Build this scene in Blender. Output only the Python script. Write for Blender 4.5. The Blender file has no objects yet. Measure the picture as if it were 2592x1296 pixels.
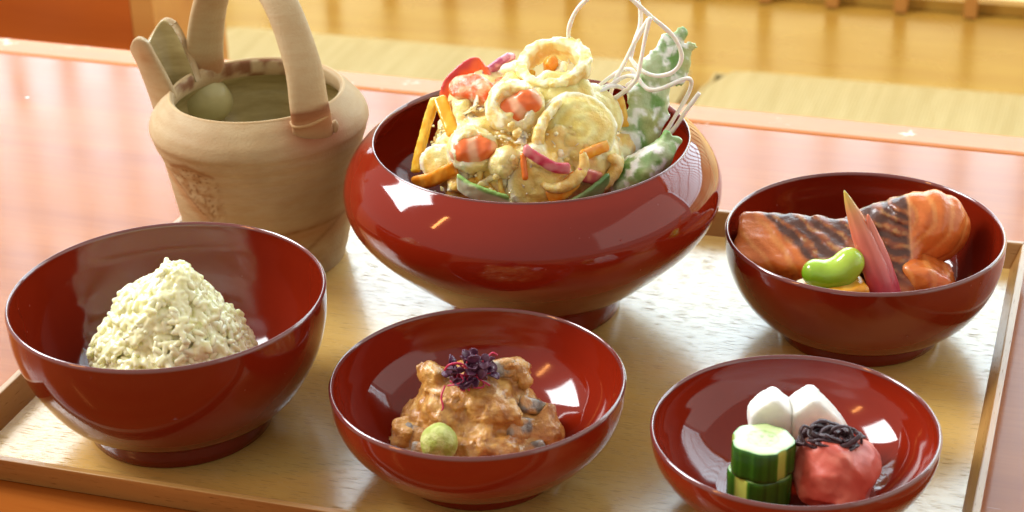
import bpy, bmesh, math, random
import numpy as np
from mathutils import Vector, Matrix

S = bpy.context.scene
COL = S.collection
random.seed(4); rng = np.random.default_rng(7)
R = math.radians

# ------------------------------------------------------------------ camera
cam = bpy.data.cameras.new('camera'); cam_o = bpy.data.objects.new('camera', cam); COL.objects.link(cam_o)
PITCH, ROLL = R(26.8807), R(-1.889)
cp, sp_, cr, sr = math.cos(PITCH), math.sin(PITCH), math.cos(ROLL), math.sin(ROLL)
r0 = Vector((1, 0, 0)); u0 = Vector((0, sp_, cp)); fw = Vector((0, cp, -sp_))
rt = r0 * cr + u0 * sr; up = u0 * cr - r0 * sr
M = Matrix((rt, up, -fw)).transposed().to_4x4(); M.translation = (0, 0, 0.42)
cam_o.matrix_world = M
cam.sensor_width = 36; cam.lens = 4996.24 / 2592 * 36
cam.clip_start = 0.02; cam.clip_end = 60
cam.dof.use_dof = True; cam.dof.focus_distance = 0.80; cam.dof.aperture_fstop = 17
S.camera = cam_o

# ------------------------------------------------------------------ world and lamps
YAW = R(-18.4)                                   # the room, table and tray are all turned by this
E1 = Vector((math.cos(YAW), math.sin(YAW), 0)); E2 = Vector((-math.sin(YAW), math.cos(YAW), 0))
def room(a, b, z): return E1 * a + E2 * b + Vector((0, 0, z))

w = bpy.data.worlds.new('World'); S.world = w; w.use_nodes = True
bg = w.node_tree.nodes['Background']; bg.inputs[0].default_value = (1.0, 0.94, 0.84, 1); bg.inputs[1].default_value = 0.32

def area(name, loc, target, sx, sy, col, radiance):
    l = bpy.data.lights.new(name, 'AREA'); l.shape = 'RECTANGLE'; l.size = sx; l.size_y = sy
    l.color = col; l.energy = radiance * sx * sy * math.pi
    o = bpy.data.objects.new(name, l); COL.objects.link(o); o.location = loc
    d = (Vector(target) - Vector(loc)).normalized()
    o.rotation_euler = d.to_track_quat('-Z', 'Y').to_euler()
    return o
BC = Vector((0.02, 0.66, 0.0))
# the bright window in the left wall and the lamp hanging to the left of the camera
c = BC - E1 * 1.7 + E2 * 0.04 + Vector((0, 0, 1.50))
area('left_window_light', c, c + E1, 0.82, 1.25, (0.95, 0.98, 1.0), 13)
c = BC - E1 * 1.45 - E2 * 1.15 + Vector((0, 0, 1.45))
lamp = area('hanging_lamp_light', c, BC, 0.06, 0.62, (1.0, 0.42, 0.12), 26)

c = BC + E1 * 2.1 - E2 * 0.1 + Vector((0, 0, 1.0))
area('right_wall_fill', c, c - E1, 2.6, 1.5, (1.0, 0.96, 0.90), 0.4)  # fill lamp added in place of the pale wall on the right

S.view_settings.view_transform = 'Standard'; S.view_settings.look = 'None'
S.view_settings.exposure = 0.95; S.view_settings.gamma = 1.0

# ------------------------------------------------------------------ helpers
def lin(r, g, b):
    f = lambda v: (v / 255 / 12.92) if v / 255 <= 0.04045 else ((v / 255 + 0.055) / 1.055) ** 2.4
    return (f(r), f(g), f(b), 1.0)

def mat(name):
    m = bpy.data.materials.new(name); m.use_nodes = True
    nt = m.node_tree; b = nt.nodes['Principled BSDF']
    return m, nt, b, nt.nodes, nt.links

def setb(b, **k):
    for n, v in k.items():
        b.inputs[n.replace('_', ' ')].default_value = v

def coords(nt, scale=(1, 1, 1), rot=(0, 0, 0)):
    t = nt.nodes.new('ShaderNodeTexCoord'); mp = nt.nodes.new('ShaderNodeMapping')
    mp.inputs['Scale'].default_value = scale; mp.inputs['Rotation'].default_value = rot
    nt.links.new(t.outputs['Object'], mp.inputs['Vector'])
    return mp.outputs['Vector']

def noise(nt, vec, scale, detail=3, rough=0.5, dist=0.0):
    n = nt.nodes.new('ShaderNodeTexNoise'); n.inputs['Scale'].default_value = scale
    n.inputs['Detail'].default_value = detail; n.inputs['Roughness'].default_value = rough
    n.inputs['Distortion'].default_value = dist
    if vec is not None: nt.links.new(vec, n.inputs['Vector'])
    return n.outputs['Fac']

def ramp(nt, fac, stops):
    r = nt.nodes.new('ShaderNodeValToRGB'); e = r.color_ramp.elements
    while len(e) < len(stops): e.new(0.5)
    for x, (p, c) in zip(e, stops): x.position = p; x.color = c if len(c) == 4 else (*c, 1)
    nt.links.new(fac, r.inputs['Fac'])
    return r.outputs['Color']

def mix(nt, fac, a, b, mode='MIX'):
    m = nt.nodes.new('ShaderNodeMix'); m.data_type = 'RGBA'; m.blend_type = mode
    for s, v in ((0, fac), (6, a), (7, b)):
        if isinstance(v, (int, float)): m.inputs[s].default_value = v
        elif isinstance(v, tuple): m.inputs[s].default_value = v
        else: nt.links.new(v, m.inputs[s])
    return m.outputs[2]

def bump(nt, b, h, strength, dist):
    n = nt.nodes.new('ShaderNodeBump'); n.inputs['Strength'].default_value = strength; n.inputs['Distance'].default_value = dist
    nt.links.new(h, n.inputs['Height']); nt.links.new(n.outputs['Normal'], b.inputs['Normal'])
    return n

def maprange(nt, v, a, b_, c_, d):
    n = nt.nodes.new('ShaderNodeMapRange'); nt.links.new(v, n.inputs[0])
    for i, x in enumerate((a, b_, c_, d)): n.inputs[i + 1].default_value = x
    return n.outputs[0]

def link(o, parent=None):
    COL.objects.link(o)
    if parent is not None: o.parent = parent
    return o

def tag(o, label=None, cat=None, group=None, kind=None):
    if label: o['label'] = label
    if cat: o['category'] = cat
    if group: o['group'] = group
    if kind: o['kind'] = kind
    return o

def thing(name, label, cat, loc=(0, 0, 0), rz=0.0, group=None):
    o = bpy.data.objects.new(name, None); o.empty_display_size = 0.01
    o.location = loc; o.rotation_euler = (0, 0, rz)
    link(o); return tag(o, label, cat, group)

MM = 0.001
def mesh(name, V, F, material, parent=None, smooth=True, cols=None, mm=True):
    V = np.asarray(V, dtype=float) * (MM if mm else 1.0)
    me = bpy.data.meshes.new(name); me.from_pydata(V.tolist(), [], [tuple(int(i) for i in f) for f in F])
    if smooth: me.polygons.foreach_set('use_smooth', [True] * len(me.polygons))
    if cols is not None:
        at = me.color_attributes.new('Col', 'FLOAT_COLOR', 'POINT')
        cc = np.ones((len(V), 4)); cc[:, :3] = np.asarray(cols)[:, :3]
        at.data.foreach_set('color', cc.ravel())
    if material is not None: me.materials.append(material)
    me.update()
    return link(bpy.data.objects.new(name, me), parent)

def bevel(o, wdt, seg=2):
    m = o.modifiers.new('bevel', 'BEVEL'); m.width = wdt; m.segments = seg; m.limit_method = 'ANGLE'; m.angle_limit = R(30)
    return o

def box_vf(x0, x1, y0, y1, z0, z1):
    V = [(x, y, z) for z in (z0, z1) for y in (y0, y1) for x in (x0, x1)]
    F = [(0, 2, 3, 1), (4, 5, 7, 6), (0, 1, 5, 4), (2, 6, 7, 3), (0, 4, 6, 2), (1, 3, 7, 5)]
    return V, F

def box(name, x0, x1, y0, y1, z0, z1, m, parent=None, bev=0.0, seg=2):
    V, F = box_vf(x0, x1, y0, y1, z0, z1)
    o = mesh(name, V, F, m, parent, smooth=False, mm=False)
    if bev: bevel(o, bev, seg)
    return o

def smooth_path(P, per=6, closed=False):
    P = np.asarray(P, float); out = []
    n = len(P)
    for i in range(n if closed else n - 1):
        if closed: a, b, c, d = P[(i - 1) % n], P[i], P[(i + 1) % n], P[(i + 2) % n]
        else: a, b, c, d = P[max(i - 1, 0)], P[i], P[i + 1], P[min(i + 2, n - 1)]
        for k in range(per):
            t = k / per
            out.append(0.5 * ((2 * b) + (-a + c) * t + (2 * a - 5 * b + 4 * c - d) * t * t + (-a + 3 * b - 3 * c + d) * t ** 3))
    if not closed: out.append(P[-1])
    return np.array(out)

def tube_vf(P, rad, seg=8, flat=1.0, closed=False, up=(0.3, 0.2, 1)):
    P = np.asarray(P, float); n = len(P)
    rad = np.broadcast_to(np.asarray(rad, float), (n,))
    if closed: T = np.roll(P, -1, 0) - np.roll(P, 1, 0)
    else: T = np.gradient(P, axis=0)
    T /= np.linalg.norm(T, axis=1)[:, None] + 1e-12
    N = np.cross(T[0], up); N /= np.linalg.norm(N) + 1e-12
    V = []
    for i in range(n):
        N = N - T[i] * (N @ T[i]); N /= np.linalg.norm(N) + 1e-12
        Bn = np.cross(T[i], N)
        for k in range(seg):
            a = 2 * math.pi * k / seg
            V.append(P[i] + rad[i] * (math.cos(a) * N + flat * math.sin(a) * Bn))
    F = []
    for i in range(n if closed else n - 1):
        j = (i + 1) % n
        for k in range(seg):
            l = (k + 1) % seg
            F.append((i * seg + k, i * seg + l, j * seg + l, j * seg + k))
    if not closed:
        V.append(P[0]); V.append(P[-1]); a, b = len(V) - 2, len(V) - 1
        for k in range(seg):
            F.append((a, (k + 1) % seg, k)); F.append((b, (n - 1) * seg + k, (n - 1) * seg + (k + 1) % seg))
    return np.array(V), F

def lathe_vf(prof, seg=96, wobble=None):
    V = []; F = []; n = len(prof)
    for i, (r, z) in enumerate(prof):
        for k in range(seg):
            a = 2 * math.pi * k / seg
            rr = r if wobble is None else r * wobble(a, z)
            V.append((rr * math.cos(a), rr * math.sin(a), z))
    for i in range(n - 1):
        for k in range(seg):
            l = (k + 1) % seg
            F.append((i * seg + k, i * seg + l, (i + 1) * seg + l, (i + 1) * seg + k))
    for i, flip in ((0, True), (n - 1, False)):
        if prof[i][0] > 1e-6:
            continue
    return np.array(V), F

def spline_profile(pts, per=6):
    return [tuple(p) for p in smooth_path(np.array(pts, float), per)]

# gradient noise on arrays of points
_perm = rng.permutation(256); _perm = np.concatenate([_perm, _perm, _perm])
_g = rng.normal(size=(256, 3)); _g /= np.linalg.norm(_g, axis=1)[:, None]
def pn(P, scale=1.0, seed=0):
    Q = np.asarray(P, float) * scale + seed * 17.31
    i = np.floor(Q).astype(int); f = Q - i; u = f * f * f * (f * (f * 6 - 15) + 10)
    i = i & 255; out = 0
    for dx in (0, 1):
        for dy in (0, 1):
            for dz in (0, 1):
                h = _perm[_perm[_perm[(i[..., 0] + dx)] + (i[..., 1] + dy)] + (i[..., 2] + dz) & 511]
                g = _g[h & 255]
                d = f - np.array([dx, dy, dz])
                wgt = (u[..., 0] if dx else 1 - u[..., 0]) * (u[..., 1] if dy else 1 - u[..., 1]) * (u[..., 2] if dz else 1 - u[..., 2])
                out = out + wgt * (g * d).sum(-1)
    return out * 1.5
def fbm(P, scale, oct=3, seed=0):
    o = 0; a = 1.0
    for k in range(oct): o = o + a * pn(P, scale * 2 ** k, seed + k); a *= 0.5
    return o

# signed distances (points as (..., 3) arrays, millimetres)
def sd_ell(P, c, r):
    r = np.asarray(r, float); q = (P - np.asarray(c, float)) / r
    k0 = np.linalg.norm(q, axis=-1); k1 = np.linalg.norm(q / r, axis=-1)
    return k0 * (k0 - 1) / (k1 + 1e-9)
def sd_cap(P, a, b, ra, rb):
    a = np.asarray(a, float); b = np.asarray(b, float); d = b - a
    t = np.clip(((P - a) @ d) / (d @ d), 0, 1)
    return np.linalg.norm(P - a - t[..., None] * d, axis=-1) - (ra + (rb - ra) * t)
def sd_chain(P, pts, rad, k=0):
    o = None
    for i in range(len(pts) - 1):
        s = sd_cap(P, pts[i], pts[i + 1], rad[i], rad[i + 1])
        o = s if o is None else (np.minimum(o, s) if not k else smin(o, s, k))
    return o
def sd_box(P, c, h, r, rot=None):
    q = P - np.asarray(c, float)
    if rot is not None: q = q @ np.asarray(rot)
    q = np.abs(q) - (np.asarray(h, float) - r)
    return np.linalg.norm(np.maximum(q, 0), axis=-1) + np.minimum(q.max(-1), 0) - r
def smin(a, b, k):
    h = np.clip(0.5 + 0.5 * (b - a) / k, 0, 1)
    return b * (1 - h) + a * h - k * h * (1 - h)

def nets(f, lo, hi, h):
    lo = np.asarray(lo, float); n = np.ceil((np.asarray(hi, float) - lo) / h).astype(int) + 1
    g = np.stack(np.meshgrid(*[lo[i] + h * np.arange(n[i]) for i in range(3)], indexing='ij'), -1)
    F = f(g); ins = F < 0
    acc = np.zeros(tuple(n - 1) + (3,)); cnt = np.zeros(tuple(n - 1))
    base = g[:-1, :-1, :-1]
    corners = [(x, y, z) for x in (0, 1) for y in (0, 1) for z in (0, 1)]
    sl = lambda c: tuple(slice(c[i], n[i] - 1 + c[i]) for i in range(3))
    for a in corners:
        for ax in range(3):
            if a[ax]: continue
            b = list(a); b[ax] = 1; b = tuple(b)
            Fa, Fb = F[sl(a)], F[sl(b)]; m = (Fa < 0) != (Fb < 0)
            t = np.where(m, Fa / np.where(m, Fa - Fb, 1), 0)
            p = np.zeros(Fa.shape + (3,)); p[...] = a; p[..., ax] = t
            acc += p * m[..., None]; cnt += m
    act = cnt > 0; idx = -np.ones(act.shape, int); idx[act] = np.arange(act.sum())
    V = base[act] + h * acc[act] / cnt[act][:, None]
    Q = []
    for ax in range(3):
        o1, o2 = (ax + 1) % 3, (ax + 2) % 3
        s0 = [slice(None)] * 3; s1 = [slice(None)] * 3; s0[ax] = slice(0, n[ax] - 1); s1[ax] = slice(1, n[ax])
        A, Bq = ins[tuple(s0)], ins[tuple(s1)]
        ii = np.argwhere(A != Bq)
        ii = ii[(ii[:, o1] > 0) & (ii[:, o2] > 0) & (ii[:, o1] < n[o1] - 1) & (ii[:, o2] < n[o2] - 1)]
        if not len(ii): continue
        def at(d1, d2):
            j = ii.copy(); j[:, o1] -= d1; j[:, o2] -= d2
            return idx[j[:, 0], j[:, 1], j[:, 2]]
        q = np.stack([at(1, 1), at(0, 1), at(0, 0), at(1, 0)], 1)
        flip = ~A[tuple(ii.T)]
        q[flip] = q[flip][:, ::-1]
        Q.append(q)
    return V, np.concatenate(Q)

def blob(name, f, lo, hi, h, m, parent, color=None):
    V, Q = nets(f, lo, hi, h)
    return mesh(name, V, Q, m, parent, cols=None if color is None else color(V))

def cmix(a, b, t):
    t = np.clip(t, 0, 1)[..., None]; return np.asarray(a)[..., :3] * (1 - t) + np.asarray(b)[..., :3] * t
def sstep(a, b, x):
    t = np.clip((x - a) / (b - a), 0, 1); return t * t * (3 - 2 * t)
L3 = lambda r, g, b: np.array(lin(r, g, b)[:3])

# ------------------------------------------------------------------ materials
def wood(name, base, dark, along, pores, gloss, grain=1.0, coat=0.0, poredark=0.5, wav=0.35):
    """wood with its grain along local x; object space is in metres"""
    m, nt, b, N, Lk = mat(name)
    v = coords(nt, (along, 1, 1))
    g1 = noise(nt, v, 38 * grain, 5, 0.6, 0.6)
    g2 = noise(nt, v, 240 * grain, 3, 0.6)
    c = ramp(nt, g1, [(0.3, dark), (0.65, base)])
    c = mix(nt, maprange(nt, g2, 0.45, 0.7, 0, wav), c, dark)
    if pores:
        pv = coords(nt, (pores[0], pores[1], pores[1]))
        p = noise(nt, pv, 1.0, 1.5, 0.5, 0.15)
        pm = maprange(nt, p, pores[2], pores[2] + 0.07, 0, 1)
        c = mix(nt, pm, c, tuple(x * poredark for x in dark[:3]) + (1,))
        bn_ = bump(nt, b, pm, 0.2, 0.0002); bn_.invert = True
        Lk.new(maprange(nt, pm, 0, 1, gloss, 0.75), b.inputs['Roughness'])
        Lk.new(maprange(nt, pm, 0, 1, 0.5, 0.1), b.inputs['Specular IOR Level'])
    else:
        Lk.new(maprange(nt, noise(nt, coords(nt), 9, 4), 0.3, 0.7, gloss * 0.8, gloss * 1.3), b.inputs['Roughness'])
        bump(nt, b, g2, 0.15, 0.0004)
    Lk.new(c, b.inputs['Base Color'])
    if coat:
        setb(b, Coat_Weight=coat, Coat_Roughness=gloss * 0.8)
        if pores: Lk.new(maprange(nt, pm, 0, 1, coat, 0.05), b.inputs['Coat Weight'])
    return m

M_TRAY = wood('tray_oak', lin(218, 178, 102), lin(208, 164, 86), 0.10, (120, 2200, 0.58), 0.24, 1.0, 1.0, 0.66, 0.2)
M_TRAYWALL = wood('tray_wall_oak', lin(186, 142, 80), lin(150, 104, 54), 0.10, (160, 1800, 0.66), 0.32, 1.0, 0.2, 0.65)
M_FLOOR = wood('floor_wood', lin(182, 150, 68), lin(164, 124, 50), 0.08, None, 0.26, 0.35)
M_CAB = wood('cabinet_wood', lin(196, 98, 30), lin(170, 78, 20), 0.12, None, 0.4, 0.3)
M_BAR = wood('lattice_wood', lin(200, 146, 72), lin(172, 114, 50), 0.1, None, 0.5, 0.5)

# lacquered table top: orange brown, glossy, dusty and scuffed
m, nt, b, N, Lk = mat('table_lacquer'); M_TABLE = m
v = coords(nt, (0.09, 1, 1))
c = ramp(nt, noise(nt, v, 30, 5, 0.6, 0.5), [(0.3, lin(150, 80, 28)), (0.7, lin(172, 100, 40))])
fine = noise(nt, coords(nt, (0.05, 1, 1)), 420, 2, 0.5)
c = mix(nt, maprange(nt, fine, 0.45, 0.75, 0, 0.3), c, lin(140, 70, 24))
vo = N.new('ShaderNodeTexVoronoi'); vo.inputs['Scale'].default_value = 46; Lk.new(coords(nt), vo.inputs['Vector'])
sp = maprange(nt, vo.outputs['Distance'], 0.035, 0.06, 1, 0)
keep = maprange(nt, noise(nt, coords(nt), 17, 1), 0.52, 0.56, 0, 1)
mm_ = N.new('ShaderNodeMath'); mm_.operation = 'MULTIPLY'; Lk.new(sp, mm_.inputs[0]); Lk.new(keep, mm_.inputs[1])
c = mix(nt, mm_.outputs[0], c, lin(245, 240, 235))
sc = noise(nt, coords(nt, (14, 160, 1), (0, 0, 0.5)), 1.0, 2, 0.6, 0.3)
scm = maprange(nt, sc, 0.74, 0.78, 0, 0.5)
c = mix(nt, scm, c, lin(235, 215, 200))
Lk.new(c, b.inputs['Base Color'])
Lk.new(maprange(nt, noise(nt, coords(nt), 6, 5, 0.65), 0.3, 0.7, 0.10, 0.18), b.inputs['Roughness'])
b.inputs['Specular IOR Level'].default_value = 0.19
bump(nt, b, fine, 0.06, 0.0003)

m, nt, b, N, Lk = mat('table_edging'); M_EDGE = m
c = ramp(nt, noise(nt, coords(nt, (0.08, 1, 1)), 60, 4, 0.6), [(0.3, lin(184, 104, 40)), (0.7, lin(200, 124, 56))])
wr = maprange(nt, noise(nt, coords(nt), 40, 4, 0.7), 0.62, 0.7, 0, 0.7)
Lk.new(mix(nt, wr, c, lin(240, 225, 205)), b.inputs['Base Color']); setb(b, Roughness=0.3); b.inputs['Specular IOR Level'].default_value = 0.25

# red lacquer
def lacquer(name, col, rough):
    m, nt, b, N, Lk = mat(name)
    n = noise(nt, coords(nt), 30, 3)
    Lk.new(mix(nt, maprange(nt, n, 0.3, 0.7, 0, 0.25), col, tuple(x * 0.75 for x in col[:3]) + (1,)), b.inputs['Base Color'])
    vo = N.new('ShaderNodeTexVoronoi'); vo.inputs['Scale'].default_value = 170; Lk.new(coords(nt), vo.inputs['Vector'])
    d = maprange(nt, vo.outputs['Distance'], 0.05, 0.09, 1, 0)
    k = maprange(nt, noise(nt, coords(nt), 60, 1), 0.60, 0.63, 0, 1)
    mu = N.new('ShaderNodeMath'); mu.operation = 'MULTIPLY'; Lk.new(d, mu.inputs[0]); Lk.new(k, mu.inputs[1])
    sm_ = maprange(nt, noise(nt, coords(nt), 22, 5, 0.65, 0.8), 0.4, 0.75, rough * 0.7, rough * 2.4)
    Lk.new(mix(nt, mu.outputs[0], sm_, (0.7, 0.7, 0.7, 1)), b.inputs['Roughness'])
    setb(b, IOR=1.5)
    return m
M_LAC = lacquer('red_lacquer', (0.17, 0.0115, 0.003, 1), 0.06)
M_LACB = lacquer('bright_red_lacquer', (0.225, 0.014, 0.0035, 1), 0.06)
m, nt, b, N, Lk = mat('lacquer_rim'); M_RIM = m
setb(b, Base_Color=(0.16, 0.035, 0.03, 1), Roughness=0.12, Coat_Weight=1.0, Coat_Roughness=0.04)

# unglazed stoneware
m, nt, b, N, Lk = mat('stoneware'); M_CLAY = m
n1 = noise(nt, coords(nt), 18, 4, 0.6); n2 = noise(nt, coords(nt, (1, 1, 4)), 90, 3, 0.6); n3 = noise(nt, coords(nt), 900, 2)
c = ramp(nt, n1, [(0.3, lin(176, 150, 110)), (0.7, lin(194, 172, 134))])
c = mix(nt, maprange(nt, n2, 0.4, 0.75, 0, 0.4), c, lin(172, 134, 86))
at = N.new('ShaderNodeAttribute'); at.attribute_name = 'Col'
c = mix(nt, 1.0, c, at.outputs['Color'], 'MULTIPLY')
Lk.new(c, b.inputs['Base Color']); setb(b, Roughness=0.62)
b.inputs['Specular IOR Level'].default_value = 0.3
bump(nt, b, mix(nt, 0.5, n3, n2), 0.5, 0.0006)
m, nt, b, N, Lk = mat('olive_glaze'); M_GLAZE = m
c = ramp(nt, noise(nt, coords(nt, (1, 1, 5)), 45, 4, 0.6), [(0.3, lin(152, 136, 88)), (0.7, lin(186, 170, 122))])
Lk.new(c, b.inputs['Base Color']); setb(b, Roughness=0.2)

def attr_mat(name, rough=0.4, sss=0.0, sssr=(1, 0.5, 0.25), sscale=0.003, bscale=0, bstr=0.2, bdist=0.0005, coat=0.0, var=0.0, spec=0.5):
    m, nt, b, N, Lk = mat(name)
    at = N.new('ShaderNodeAttribute'); at.attribute_name = 'Col'
    c = at.outputs['Color']
    if var:
        n = noise(nt, coords(nt), 500, 3)
        c = mix(nt, maprange(nt, n, 0.35, 0.7, 0, var), c, mix(nt, 1.0, c, (0.55, 0.5, 0.45, 1), 'MULTIPLY'))
    Lk.new(c, b.inputs['Base Color'])
    setb(b, Roughness=rough, Subsurface_Weight=sss, Subsurface_Radius=sssr, Subsurface_Scale=sscale, Coat_Weight=coat, Coat_Roughness=0.1)
    b.inputs['Specular IOR Level'].default_value = spec
    if bscale: bump(nt, b, noise(nt, coords(nt), bscale, 3, 0.6), bstr, bdist)
    return m
def plain_mat(name, col, rough=0.4, sss=0.0, sscale=0.003, bscale=0, bstr=0.2, coat=0.0, sssr=(1, 0.6, 0.3)):
    m, nt, b, N, Lk = mat(name)
    n = noise(nt, coords(nt), 220, 3)
    Lk.new(mix(nt, maprange(nt, n, 0.3, 0.7, 0, 0.35), col, tuple(x * 0.72 for x in col[:3]) + (1,)), b.inputs['Base Color'])
    setb(b, Roughness=rough, Subsurface_Weight=sss, Subsurface_Radius=sssr, Subsurface_Scale=sscale, Coat_Weight=coat, Coat_Roughness=0.12)
    if bscale: bump(nt, b, noise(nt, coords(nt), bscale, 3, 0.6), bstr, 0.0005)
    return m
M_RICE = plain_mat('cooked_rice', lin(250, 249, 198), 0.24, 0.65, 0.004, coat=0.35, sssr=(1, 0.95, 0.6))
M_GRAIN = plain_mat('rice_grain', lin(252, 252, 204), 0.26, 0.3, 0.0015, coat=0.35, sssr=(1, 0.95, 0.6))
M_BATTER = attr_mat('fried_batter', 0.36, 0.65, (1, 0.85, 0.5), 0.004, 420, 0.8, 0.0010, 0.18)
M_FOOD = attr_mat('moist_food', 0.32, 0.3, (1, 0.6, 0.35), 0.002, 500, 0.18, 0.0004, 0.3)
M_SALMON = attr_mat('cooked_salmon', 0.34, 0.25, (1, 0.55, 0.3), 0.002, 650, 0.35, 0.0005, 0.3, 0.15)
M_SAUCE = attr_mat('miso_sauce', 0.3, 0.25, (1, 0.7, 0.4), 0.001, 900, 0.7, 0.0008, 0.35, 0.3)
M_WASABI = attr_mat('wasabi', 0.55, 0.3, (0.7, 1, 0.3), 0.002, 1100, 0.7, 0.0008)
M_GREENT = attr_mat('green_tempura', 0.42, 0.35, (0.7, 1, 0.6), 0.002, 800, 0.5, 0.0007, 0.15)
M_NOODLE = plain_mat('fried_noodle', lin(248, 243, 236), 0.42, 0.4, 0.002)
M_PLUM = attr_mat('pickled_plum', 0.5, 0.3, (1, 0.4, 0.3), 0.003, 420, 0.3, 0.0006, 0.0)
M_SHISO = plain_mat('red_shiso', lin(62, 36, 42), 0.42, 0, bscale=900, bstr=0.6)
M_DAIKON = plain_mat('daikon', lin(246, 244, 236), 0.38, 0.6, 0.005, bscale=300, bstr=0.2, sssr=(1, 0.95, 0.85))
M_CUC = attr_mat('cucumber', 0.26, 0.3, (0.7, 1, 0.4), 0.003, 350, 0.2, 0.0004, 0.25)
M_LEAF = plain_mat('purple_leaf', lin(92, 48, 74), 0.40)
M_STEM = plain_mat('magenta_stem', lin(196, 40, 84), 0.35, 0.2)

# ------------------------------------------------------------------ room: floor, back window, cabinet, cushions
FZ = -0.34
V, F = [(-7, -6, 0), (7, -6, 0), (7, 6, 0), (-7, 6, 0)], [(0, 1, 2, 3)]
fl = mesh('floor', V, F, M_FLOOR, None, False, mm=False); fl.location = room(0, 0, FZ); fl.rotation_euler = (0, 0, YAW)
tag(fl, kind='structure')

# lattice window along the back of the room
m, nt, b, N, Lk = mat('window_light'); M_PANE = m
em = N.new('ShaderNodeEmission'); em.inputs[0].default_value = (0.76, 0.96, 1.07, 1); em.inputs[1].default_value = 3.8
Lk.new(em.outputs[0], N['Material Output'].inputs['Surface'])
win = thing('lattice_window', 'bright shoji lattice window of thin wooden bars standing on the floor at the back', 'window', room(0, 2.09, FZ), YAW)
XL, XR, STEP = -2.35, 2.1, 0.0757
box('upper_pane', XL, XR, 0.030, 0.034, 0.62, 1.95, M_PANE, win)
m, nt, b, N, Lk = mat('garden_light'); M_LOWPANE = m
em = N.new('ShaderNodeEmission'); em.inputs[1].default_value = 1.0
Lk.new(ramp(nt, noise(nt, coords(nt), 2.5, 3), [(0.35, (1.0, 0.72, 0.30)), (0.65, (1.35, 1.15, 0.62))]), em.inputs[0])
Lk.new(em.outputs[0], N['Material Output'].inputs['Surface'])
box('lower_pane', XL, XR, 0.030, 0.034, 0.016, 0.62, M_LOWPANE, win)
box('bottom_rail', XL, XR, 0.018, 0.060, 0.001, 0.014, M_FLOOR, win)
box('top_rail', XL, XR, 0.0, 0.05, 1.952, 2.05, M_BAR, win)
nb = int((XR - XL) / STEP)
x0 = -0.311 - 27 * STEP
proto = box('lattice_bar', -0.0068, 0.0068, 0, 0.016, 0.002, 1.95, M_BAR, win)
k = 0
for i in range(nb):
    x = x0 + i * STEP
    if x > XR: break
    o = proto if i == 0 else link(proto.copy(), win)
    o.location = (x, 0, 0)
for z in (0.36, 0.70, 1.04, 1.38, 1.72):
    box('cross_bar', XL, XR, 0.0165, 0.027, z - 0.007, z + 0.007, M_BAR, win)

cab = thing('cabinet', 'orange brown wooden cabinet beyond the far left corner of the table', 'cabinet', room(-0.738, 1.30, FZ), YAW)
M_CAB_LIT = wood('cabinet_wood_lit', lin(206, 146, 74), lin(188, 122, 56), 0.12, None, 0.45, 0.3)  # lighter copy of the cabinet wood, with window light on this side painted in
box('front_panel', -1.1, -0.002, 0.0, 0.02, 0.0, 0.36, M_CAB, cab)
box('side_panel', -0.0015, 0.018, 0.0, 0.12, 0.0, 0.36, M_CAB_LIT, cab)
box('top_panel', -1.1, 0.02, 0.0, 0.12, 0.3615, 0.38, M_CAB, cab)

m, nt, b, N, Lk = mat('woven_rush'); M_RUSH = m
wv = N.new('ShaderNodeTexWave'); wv.inputs['Scale'].default_value = 95; wv.inputs['Distortion'].default_value = 1.2; wv.inputs['Detail'].default_value = 2
Lk.new(coords(nt), wv.inputs['Vector'])
c = ramp(nt, noise(nt, coords(nt, (9, 0.6, 1)), 14, 4, 0.6), [(0.3, lin(180, 163, 112)), (0.7, lin(196, 181, 132))])
Lk.new(mix(nt, maprange(nt, wv.outputs['Fac'], 0.3, 1, 0, 0.3), c, lin(180, 160, 108)), b.inputs['Base Color'])
setb(b, Roughness=0.6); bump(nt, b, wv.outputs['Fac'], 0.3, 0.002)
def cushion(x0, x1, y0, y1, label):
    t = thing('floor_cushion', label, 'cushion', room((x0 + x1) / 2, (y0 + y1) / 2, FZ), YAW, 'rush cushions beyond the table')
    hx, hy = (x1 - x0) / 2, (y1 - y0) / 2
    bm = bmesh.new(); n = 24
    vs = {}
    V = []; F = []
    for top in (1, 0):
        for j in range(n + 1):
            for i in range(n + 1):
                u, v_ = i / n * 2 - 1, j / n * 2 - 1
                ed = max(abs(u), abs(v_)); z = 0.040 * (1 - 0.55 * max(0, (ed - 0.8) / 0.2) ** 2.2) if top else 0.004 + 0.014 * max(0, (ed - 0.8) / 0.2) ** 2
                cx_ = 0.985 if (abs(u) > 0.9 and abs(v_) > 0.9) else 1.0
                V.append((u * hx * cx_, v_ * hy * cx_, z))
    m2 = (n + 1) ** 2
    for j in range(n):
        for i in range(n):
            a = j * (n + 1) + i
            F.append((a, a + 1, a + n + 2, a + n + 1)); F.append((m2 + a, m2 + a + n + 1, m2 + a + n + 2, m2 + a + 1))
    ring = [i for i in range(n + 1)] + [j * (n + 1) + n for j in range(1, n + 1)] + [n * (n + 1) + i for i in range(n - 1, -1, -1)] + [j * (n + 1) for j in range(n - 1, 0, -1)]
    for q in range(len(ring)):
        a, b_ = ring[q], ring[(q + 1) % len(ring)]
        F.append((a, m2 + a, m2 + b_, b_))
    mesh('cover', V, F, M_RUSH, t, mm=False)
    P = [V[i] for i in ring]; P = [(x, y, 0.018) for x, y, z in P]
    Vt, Ft = tube_vf(np.array(P) * 1000, 3.0, 6, closed=True); mesh('piping', Vt, Ft, M_RUSH, t)
cushion(-0.935, -0.408, 1.28, 1.828, 'woven rush cushion on the floor behind the teapot and the tempura bowl')
cushion(-0.388, 0.14, 1.28, 1.826, 'woven rush cushion on the floor behind the salmon bowl, at the right')

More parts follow.
